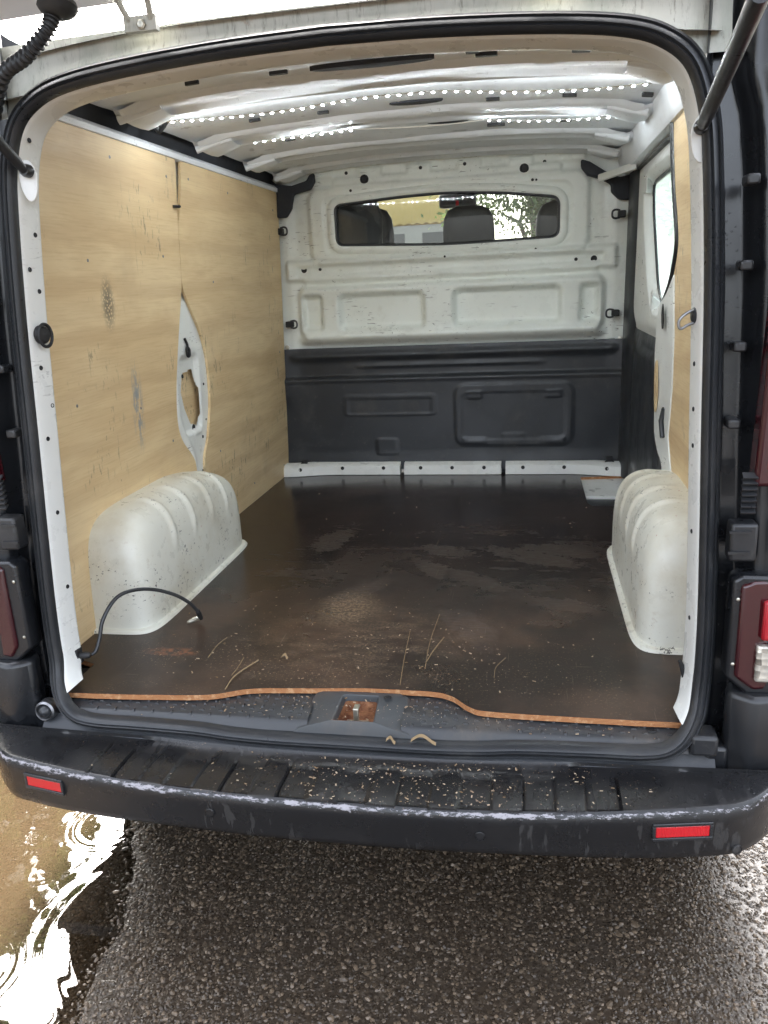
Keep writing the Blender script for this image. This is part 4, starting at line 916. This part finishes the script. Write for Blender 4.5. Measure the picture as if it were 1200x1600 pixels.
# rear header: rises from the aperture flange
hb = MB(); hp_ = [(.055,-.064),(.075,-.060),(.10,-.048),(.16,-.030),(.21,-.020),(.225,-.012),(.25,-.010),(.36,-.006),(.375,.0),(.40,.004),(.415,.010),(.42,.018)]
rg = []
for x in np.linspace(-.69, .69, 90):
    blend = sstep(.42, .64, abs(x))
    rg.append([(x, y, rz(x)+e - .02*blend*(1 if e < -.015 else .3) + .0012*fbm(x*5, y*8, 7)) for y, e in hp_])
hb.rings(rg, 0, False); HD = build(hb, 'rear_header', M['roof_white'], VAN, smooth=True, angle=40)
RB = [rib(.60,.80,wob=.006), rib(1.12,1.33,wob=.006), rib(1.60,1.77,wob=.004), rib(1.97,2.15)]
# rib end brackets at the cant rails
for rbo, (y0, y1) in zip(RB, ((.60,.80),(1.12,1.33),(1.60,1.77),(1.97,2.15))):
    for s_ in (-1, 1):
        q = MB(); ym = (y0+y1)/2; hw = (y1-y0)/2
        q.rings([[(s_*x, ym-hw*k, z+.018),(s_*x, ym-hw*k*.75, z),(s_*x, ym-hw*k*.2, z-.004),(s_*x, ym+hw*k*.2, z-.004),(s_*x, ym+hw*k*.75, z),(s_*x, ym+hw*k, z+.018)] for x, z, k in ((.60,rz(.60)-.004,.55),(.64,rz(.64)-.012,.70),(.67,rz(.67)-.018,.85),(.70,rz(.70)-.020,.95),(.722 if s_ < 0 else .745,rz(.72)-.006,.9))], 0, False)
        build(q, 'rib_bracket', M['roof_white'], rbo, smooth=True, angle=35)
        q = MB(); q.tube([(s_*.60, ym-hw*.55, rz(.6)+.004), (s_*.715, ym-hw*.75, rz(.715)-.016)], .012, 10); build(q, 'rib_tube', M['roof_white'], rbo, smooth=True)
# slots and openings in header and ribs, loose adhesive gaps; shade as dark pieces
def slot_(u, v, w_, l_, zoff, parent, rot=0.0, name='slot', mat='hole'):
    c = None; z = 1.38
    for _ in range(6):
        c = ray_to(u, v, 'z', z); z = rz(c[0])+zoff
    cx, sx = math.cos(rot), math.sin(rot); q = MB(); hw, hl = w_/2, l_/2
    P = [(hw*.9,hl),(hw,hl*.6),(hw,-hl*.6),(hw*.9,-hl),(-hw*.9,-hl),(-hw,-hl*.6),(-hw,hl*.6),(-hw*.9,hl)]
    o_ = [(c[0]+px*cx-py*sx, c[1]+px*sx+py*cx) for px, py in P]
    q.prism([(x, y, rz(x)+zoff-.0035) for x, y in o_], (0,0,.008)); return build(q, name, M[mat], parent)
for u, v, w_, l_, zo in ((497,78,.014,.028,-.012),(525,70,.012,.014,-.012),(300,130,.035,.010,-.008),(435,114,.045,.012,-.006),(608,64,.012,.012,-.012),(636,65,.011,.026,-.012),(760,85,.05,.014,-.008),(738,80,.03,.018,-.008),(908,78,.04,.018,-.008),(1068,115,.045,.03,-.004),(437,92,.008,.014,-.010),(443,96,.008,.010,-.010)):
    slot_(u, v, w_, l_, zo, HD)
for u, v, w_, l_, k in ((505,176,.035,.014,0),(770,155,.04,.016,0),(890,149,.04,.014,0),(398,188,.035,.014,0),(453,218,.035,.016,1),(775,195,.06,.02,1),(883,188,.04,.016,1),(1010,109,.02,.03,0),(1020,178,.04,.03,1),(1000,213,.04,.03,2),(1012,148,.03,.03,0)):
    slot_(u, v, w_, l_, .004 if k < 2 else .0, RB[k])
def gap_lens(u, v, w_, l_, zo, parent):
    c = None; z = 1.38
    for _ in range(6): c = ray_to(u, v, 'z', z); z = rz(c[0])+zo
    q = MB(); n = 16
    T_ = [(c[0]+w_/2*math.cos(t), c[1]+l_/2*math.sin(t)*(1.3 if math.sin(t) > 0 else .5)) for t in np.linspace(0, 2*math.pi, n, endpoint=False)]
    q.prism([(x, y, rz(x)+zo) for x, y in T_], (0,0,.010)); build(q, 'open_joint', M['foam'], parent)
for u, v, w_, l_, zo, par in ((580,101,.30,.045,-.004,HD),(500,141,.11,.04,.014,RB[0]),(650,160,.16,.05,.008,RB[0]),(700,190,.14,.05,.008,RB[1]),(545,196,.10,.04,.006,RB[1]),(690,240,.20,.05,.006,RB[2])): gap_lens(u, v, w_, l_, zo, par)
# LED strips stuck across the ribs
def led(pts, n, gap=None):
    P = spline(pts, 120); b = MB(); CL = np.concatenate([[0], np.cumsum([np.linalg.norm(P[i+1]-P[i]) for i in range(119)])])
    for i in range(119):
        a, c = P[i], P[i+1]; d = (c-a)/2*1.02; b.obox((a+c)/2+np.array((0,0,.0008)), d, (0,.0045,.002), (0,-.0003,.0008))
    o = build(b, 'led_strip', M['led_tape'], VAN, label='thin white LED strip lit across the roof')
    src = None
    for k in range(n):
        s_len = (k+.5)/n*CL[-1]; p_ = np.array([np.interp(s_len, CL, [q_[j] for q_ in P]) for j in range(3)]) + np.array((0,-.0014,-.0022))
        if src is None:
            q = MB(); q.box((-.0033,-.0026,-.0012),(.0033,.0026,.0012)); src = build(q, 'led_chip', M['led'], o, origin=(0,0,0)); src.location = tuple(p_-WLOC[o.name]); WLOC[src.name] = p_
        else: dup(src, o, p_)
def on_rib(u, v, y, dz=-.004): return np.array(ray_to(u, v, 'y', y))
led([on_rib(u, v, y) for u, v, y in ((262,190,.800),(350,183,.79),(450,172,.775),(555,154,.745),(625,147,.745),(700,142,.745),(800,143,.77),(900,140,.79),(960,136,.80),(1018,130,.81))], 44)
led([on_rib(u, v, y) for u, v, y in ((348,228,1.31),(430,218,1.29),(500,209,1.27),(556,202,1.25))], 14)
led([on_rib(u, v, y) for u, v, y in ((757,187,1.245),(830,188,1.26),(900,186,1.28),(990,180,1.30))], 15)
c0, c1 = np.array(on_rib(556,202,1.25)), np.array(on_rib(757,187,1.245))
q = MB(); q.tube(spline([c0, c0*.7+c1*.3+np.array((0,0,-.004)), c0*.3+c1*.7+np.array((0,0,-.006)), c1], 20), .0022, 6); build(q, 'led_lead', M['led_tape'], VAN, smooth=True)
# cable ends and clips by the left rib ends
for u, v in ((245,190),(335,238),(240,198)):
    c = np.array(ray_to(u, v, 'y', .85 if v < 220 else 1.3)); q = MB(); q.tube(spline([c+np.array((-.03,-.01,.01)), c, c+np.array((.01,.01,-.012)), c+np.array((.03,.01,.004))], 14), .007, 8); build(q, 'cable_loop', M['hole'], VAN, smooth=True)

# ------------------------------------------------------------------ cab seen through the window
def seat(xc, wd, y=2.52, top=1.215, back=True):
    q = MB()
    def hr(a, c):
        t = 2*math.pi*a; e = .6; x = wd*math.copysign(abs(math.cos(t))**e, math.cos(t)); k = math.copysign(abs(math.sin(t))**e, math.sin(t))
        prof_ = [(0,.0),(.85,.0),(1.0,.05),(1.0,.5),(.96,.75),(.80,.92),(.5,.99),(0,1.0)][round(c*7)]
        return (xc+x*prof_[0], y+.055*k*prof_[0]+.03*(1-prof_[1]), top-.23+.23*prof_[1])
    q.grid(hr, 33, 8); st = MB(); st.grid(lambda a, c: (xc+(.25-.04*c)*math.cos(2*math.pi*a)**1, y+.05+.07*math.sin(2*math.pi*a), .25+(top-.30-.25)*c), 25, 10)
    o = build(st, 'seat', M['seat'], VAN, smooth=True, angle=60); build(q, 'headrest', M['seat'], o, smooth=True, angle=60)
    for dx in (-.05,.05):
        q = MB(); q.tube([(xc+dx, y+.03, top-.36),(xc+dx, y+.03, top-.20)], .006, 8); build(q, 'headrest_post', M['steel'], o, smooth=True)
seat(ray_to(732,350,'y',2.52)[0], .125, top=1.225); seat(ray_to(884,350,'y',2.52)[0], .14, top=1.225); seat(ray_to(570,350,'y',2.52)[0]-.0, .14, top=1.245)
q = MB(); q.prism([ray_to(u, v, 'y', 2.30) for u, v in ((515,312),(588,312),(597,340),(597,384),(515,384))], (0,.025,0)); build(q, 'cab_partition', M['trim'], VAN, bevel=.01)
q = MB(); c = np.array(ray_to(715, 316, 'y', 3.0)); q.box(c-np.array((.10,.02,.028)), c+np.array((.10,.03,.045))); rm = build(q, 'interior_mirror', M['trim'], VAN, bevel=.015)
q = MB(); q.box(c+np.array((-.008,-.024,-.018)), c+np.array((.008,-.019,.006))); build(q, 'warning_light', M['red'], rm)

# ------------------------------------------------------------------ beyond the van: barn and trees
def barn():
    o = empty('barn', (-2.5, 27, GZ), 'barn with curved yellow corrugated roof seen through the cab window', 'barn')
    ez = 2.55; c = np.array(ray_to(645, 352, 'y', 26.0)); ez = c[2]
    q = MB(); x0, x1 = c[0]-9.0, ray_to(702, 350, 'y', 26.0)[0]
    def rf(a, cc):
        x = x0+(x1-x0)*a; t = math.pi*cc; r = 3.4
        k = a*(x1-x0)/.30; return (x, 29.4-r*math.cos(t)*1.0, ez+.85*r*math.sin(t)+.07*abs(math.sin(math.pi*k)))
    q.grid(rf, 240, 24); build(q, 'roof', M['yellow'], o, smooth=True, angle=180)
    q = MB(); q.box((x0,26.05,GZ),(x1-.02,26.3,ez)); q.box((x1-.3,26.3,GZ),(x1-.02,32.8,ez+.2)); q.prism([(x1-.05, 29.4-3.35*math.cos(t), ez+.85*3.35*math.sin(t)) for t in np.linspace(0, math.pi, 16)], (-.1,0,0)); build(q, 'wall', M['render'], o)
    for u, wd in ((620,.5),(676,.7)):
        a = ray_to(u, 362, 'y', 26.0); q = MB(); q.box((a[0]-wd/2,26.02,ez-1.6),(a[0]+wd/2,26.06,ez-.25)); build(q, 'door' if wd > .6 else 'window', M['darkwood'], o)
    q = MB(); q.box((x0,26.0,ez-.95),(x1,26.045,ez-.85)); build(q, 'rail', M['render'], o)
barn()
def tree(x, y, h, r, n, label, lx=.16, seed=1, base=.25, group='trees round the yard'):
    rg_ = np.random.default_rng(seed); o = empty('tree', (x, y, GZ), label, 'tree', group)
    q = MB(); q.tube([(x, y, GZ), (x+.1, y, GZ+h*.3), (x-.1, y+.1, GZ+h*.6), (x, y, GZ+h*.9)], [.05*r+.1,.04*r+.07,.03*r+.04,.02], 9)
    cl = []
    for k in range(14):
        a = rg_.uniform(0, 6.28); e = rg_.uniform(.2,.95); zz = GZ+h*(base+.1+(.85-base)*rg_.random()); rr_ = r*rg_.uniform(.45,.85)*math.sqrt(max(.15, 1-((zz-GZ-h*(.5+base/2))/(h*.5))**2))
        p_ = np.array((x+rr_*math.cos(a), y+rr_*math.sin(a), zz)); cl.append(p_)
        q.tube([(x, y, zz-h*.16), p_*.5+np.array((x, y, zz-h*.05))*.5, p_], [.05,.035,.012], 6)
    build(q, 'trunk', M['bark'], o, smooth=True)
    cc = [np.array(cl[i % 14])+rg_.normal(0, r*.22, 3) for i in range(60)]
    P = np.array([cc[i] for i in rg_.integers(0, 60, n)]) + rg_.normal(0, r*.16, (n, 3)); P[:, 2] = np.maximum(P[:, 2], GZ+h*base*.5)
    D = rg_.normal(0, 1, (n, 3)); D /= np.linalg.norm(D, axis=1)[:, None]; E_ = np.cross(D, rg_.normal(0, 1, (n, 3))); E_ /= np.linalg.norm(E_, axis=1)[:, None]
    s_ = lx*rg_.uniform(.5, 1.1, (n, 1)); V = np.stack([P-D*s_, P+E_*s_*.45, P+D*s_, P-E_*s_*.45], 1).reshape(-1, 3)
    me = bpy.data.meshes.new('crown'); me.from_pydata(V.tolist(), [], np.arange(4*n).reshape(-1, 4).tolist()); me.materials.append(M['leaf'])
    at_ = me.attributes.new('tone', 'FLOAT', 'POINT'); at_.data.foreach_set('value', np.repeat(np.clip(rg_.normal(.5, .28, n), 0, 1), 4)); link(bpy.data.objects.new('crown', me), o)
    c_ = COL.objects[-1] if False else None
    for ob in o.children:
        if ob.data == me: ob.location = (-x, -y, -GZ)
a = ray_to(815, 345, 'y', 13.0); tree(a[0]+.25, 13.4, 5.2, 1.6, 26000, 'leafy green tree in front of the barn end, beyond the windscreen', .06, 3)
tree(a[0]+4.5, 19, 7.5, 2.4, 6000, 'broad tree further along the yard past the first tree', .2, 4)
tree(-7.8, 3.15, 6.5, 2.6, 26000, 'unseen tall tree added on the puddle side so the water reflects dark', .28, 5)  # out of view, added and shaped to keep sky out of the brown water
tree(-9.6, 5.6, 7.6, 2.8, 14000, 'second unseen tall tree, added behind the first to close gaps in the puddle reflection', .3, 12)  # out of view, added to fill sky gaps left by the tree before it
tree(-9.5, -1.0, 6.0, 2.6, 5000, 'bushy tree behind the puddle, away from the barn', .22, 6)
tree(6.5, 6.5, 4.8, 2.2, 6000, 'green tree outside the side door window', .18, 8)

# ------------------------------------------------------------------ loose things
def px_line(pts, z): return [np.array(ray_to(u, v, 'z', z)) for u, v in pts]
# steel cable tether with clip
CB = empty('tether_cable', ray_to(118, 1024, 'y', .03), 'black sheathed cable looping from the pillar foot to the floor board', 'cable')
pts = [ray_to(u, v, 'y', y) for u, v, y in ((122,1024,.03),(146,1021,.05),(155,1000,.07),(161,968,.09),(180,936,.13),(205,923,.17),(238,921,.22),(272,929,.27),(296,942,.31),(309,955,.335))]
q = MB(); q.tube(spline(pts, 60), .0048, 10); build(q, 'sheath', M['rubber'], CB, smooth=True)
e0 = np.array(ray_to(309,955,'y',.335)); e1 = np.array(ray_to(314,966,'z',.012)); e2 = np.array(ray_to(294,972,'z',.010))
q = MB(); q.tube([e0, (e0+e1)/2, e1], [.0065,.0075,.006], 10); build(q, 'ferrule', M['hole'], CB, smooth=True)
q = MB(); q.tube(spline([e1, (e1+e2)/2+np.array((0,.008,.004)), e2, (e1+e2)/2+np.array((0,-.008,.002)), e1], 24), .0038, 8); build(q, 'clip', M['steel'], CB, smooth=True)
c = np.array(ray_to(118, 1024, 'y', .02)); q = MB(); q.box(c-np.array((.016,.012,.022)), c+np.array((.012,.014,.018))); q.lathe([(.008,0),(.009,.02),(.006,.03)], c+np.array((.008,0,.0)), (1,.2,0), 10); build(q, 'bracket', M['hole'], CB, bevel=.003)
q = MB(); q.tube([np.array(ray_to(u, v, 'y', .02)) for u, v in ((1062,1032),(1068,1048),(1073,1062),(1074,1078))], [.004,.006,.009,.007], 8); tag(build(q, 'loose_strap', M['hole'], None, smooth=True), 'short black strap end hanging beside the floor board corner', 'strap')
# straws and shavings
def straw(pts, z, r, label, name='straw', cat='straw', group=None):
    P = px_line(pts, z); P = [p_+np.array((0,0,r*.9+.004*math.sin(k*2.1)**2)) for k, p_ in enumerate(P)]
    q = MB(); q.tube(spline(P, 14), [r*.75*(.7+.4*math.sin(k*1.3)**2) for k in range(14)], 6); tag(build(q, name, M['straw'], None, smooth=True), label, cat, group)
straw([(625,1071),(632,1030),(641,988)], 0, .0011, 'long thin straw touching the raw edge of the floor board')
straw([(664,1046),(672,1005),(687,962)], 0, .0012, 'longest bent straw in the middle of the floor board')
straw([(667,1034),(678,1018),(694,998)], 0, .0017, 'thicker pale straw lying beside the bent one')
straw([(352,1078),(368,1058),(404,1034)], 0, .0022, 'broad pale splinter near the cable end of the floor edge')
straw([(362,1056),(372,1045),(381,1030)], 0, .0012, 'thin splinter crossing the broad pale one')
straw([(325,1028),(340,1010),(355,998)], 0, .0009, 'hair-thin straw near the wheel arch and cable')
straw([(772,1060),(775,1045),(790,1030)], 0, .0009, 'hair-thin straw on the bare right half of the floor board')
straw([(594,1252),(599,1264),(606,1280)], -.105, .0011, 'straw stuck to the face of the bumper')
def curl(u, v, z, k, label):
    c = np.array(ray_to(u, v, 'z', z)); q = MB(); n = 16
    P = [c+np.array((.03*k*(t-.5)*2, .008*math.sin(t*5), .006+.010*math.sin(t*math.pi)*k)) for t in np.linspace(0, 1, n)]
    q.rings([[p_+np.array((0,-.004,0)), p_+np.array((0,.004,.002)), p_+np.array((0,.004,.0028)), p_+np.array((0,-.004,.0008))] for p_ in P], 0, True, True)
    tag(build(q, 'wood_shaving', M['straw'], None, smooth=True), label, 'wood shaving', 'wood shavings on the rear seal')
curl(662, 1163, -.048, .9, 'large curled wood shaving draped over the rear seal'); curl(611, 1162, -.050, .35, 'small wood shaving on the rear seal below the latch'); curl(446, 1030, .0, .3, 'pale wood flake on the floor board near the dusty patch')
# saw dust, chips
def chips(n):
    V, F, T = [], [], []
    for i in range(n):
        k = rng.random()
        if k < .42:
            x = rng.normal(-.05, .33); y = abs(rng.normal(0, .28))+.05; z = .0005
            if abs(x) > .6 or y > 1.9: continue
        elif k < .5: x = rng.uniform(-.6,.6); y = rng.uniform(.1,2.0); z = .0005
        elif k < .68: x = rng.normal(.05,.3); y = rng.uniform(-.07,-.0 if abs(x) > .25 else .035); z = sill_pt((x+.69)/1.38 if abs(x) < .68 else .5, (.08-y)/.158)[2]+.002
        else:
            x = rng.normal(.15,.22)
            if abs(x) > .64: continue
            y = rng.uniform(bump_y(x)+.012, -.115); z = -.083+.012*abs(x/.8)**2+.0035
        if abs(x) > .66: continue
        s_ = .0004+.0013*rng.random()**4; l = s_*rng.uniform(1, 2.6); a = rng.uniform(0, 6.28); d = np.array((math.cos(a), math.sin(a), rng.uniform(-.2,.3)))*l; e = np.array((-math.sin(a), math.cos(a), 0))*s_; u_ = np.array((0,0,s_*.5))
        c = np.array((x, y, z)); o = len(V)
        for kz in (0, 1):
            for di, ej in ((-1,-1),(1,-1),(1,1),(-1,1)): V.append(c+di*d+ej*e*(1 if di < 0 else .7)+kz*u_+np.array((0,0,abs(d[2]))))
        F += [tuple(o+q_ for q_ in f_) for f_ in ((4,5,6,7),(0,1,5,4),(1,2,6,5),(2,3,7,6),(3,0,4,7))]; T += [rng.random()]*8
    me = bpy.data.meshes.new('saw_dust'); me.from_pydata([tuple(v) for v in V], [], F); me.materials.append(M['chip'])
    at_ = me.attributes.new('tone', 'FLOAT', 'POINT'); at_.data.foreach_set('value', T); o = bpy.data.objects.new('saw_dust', me); link(o); tag(o, 'pale saw dust and wood chips on floor, sill and bumper', kind='stuff')
chips(1900)
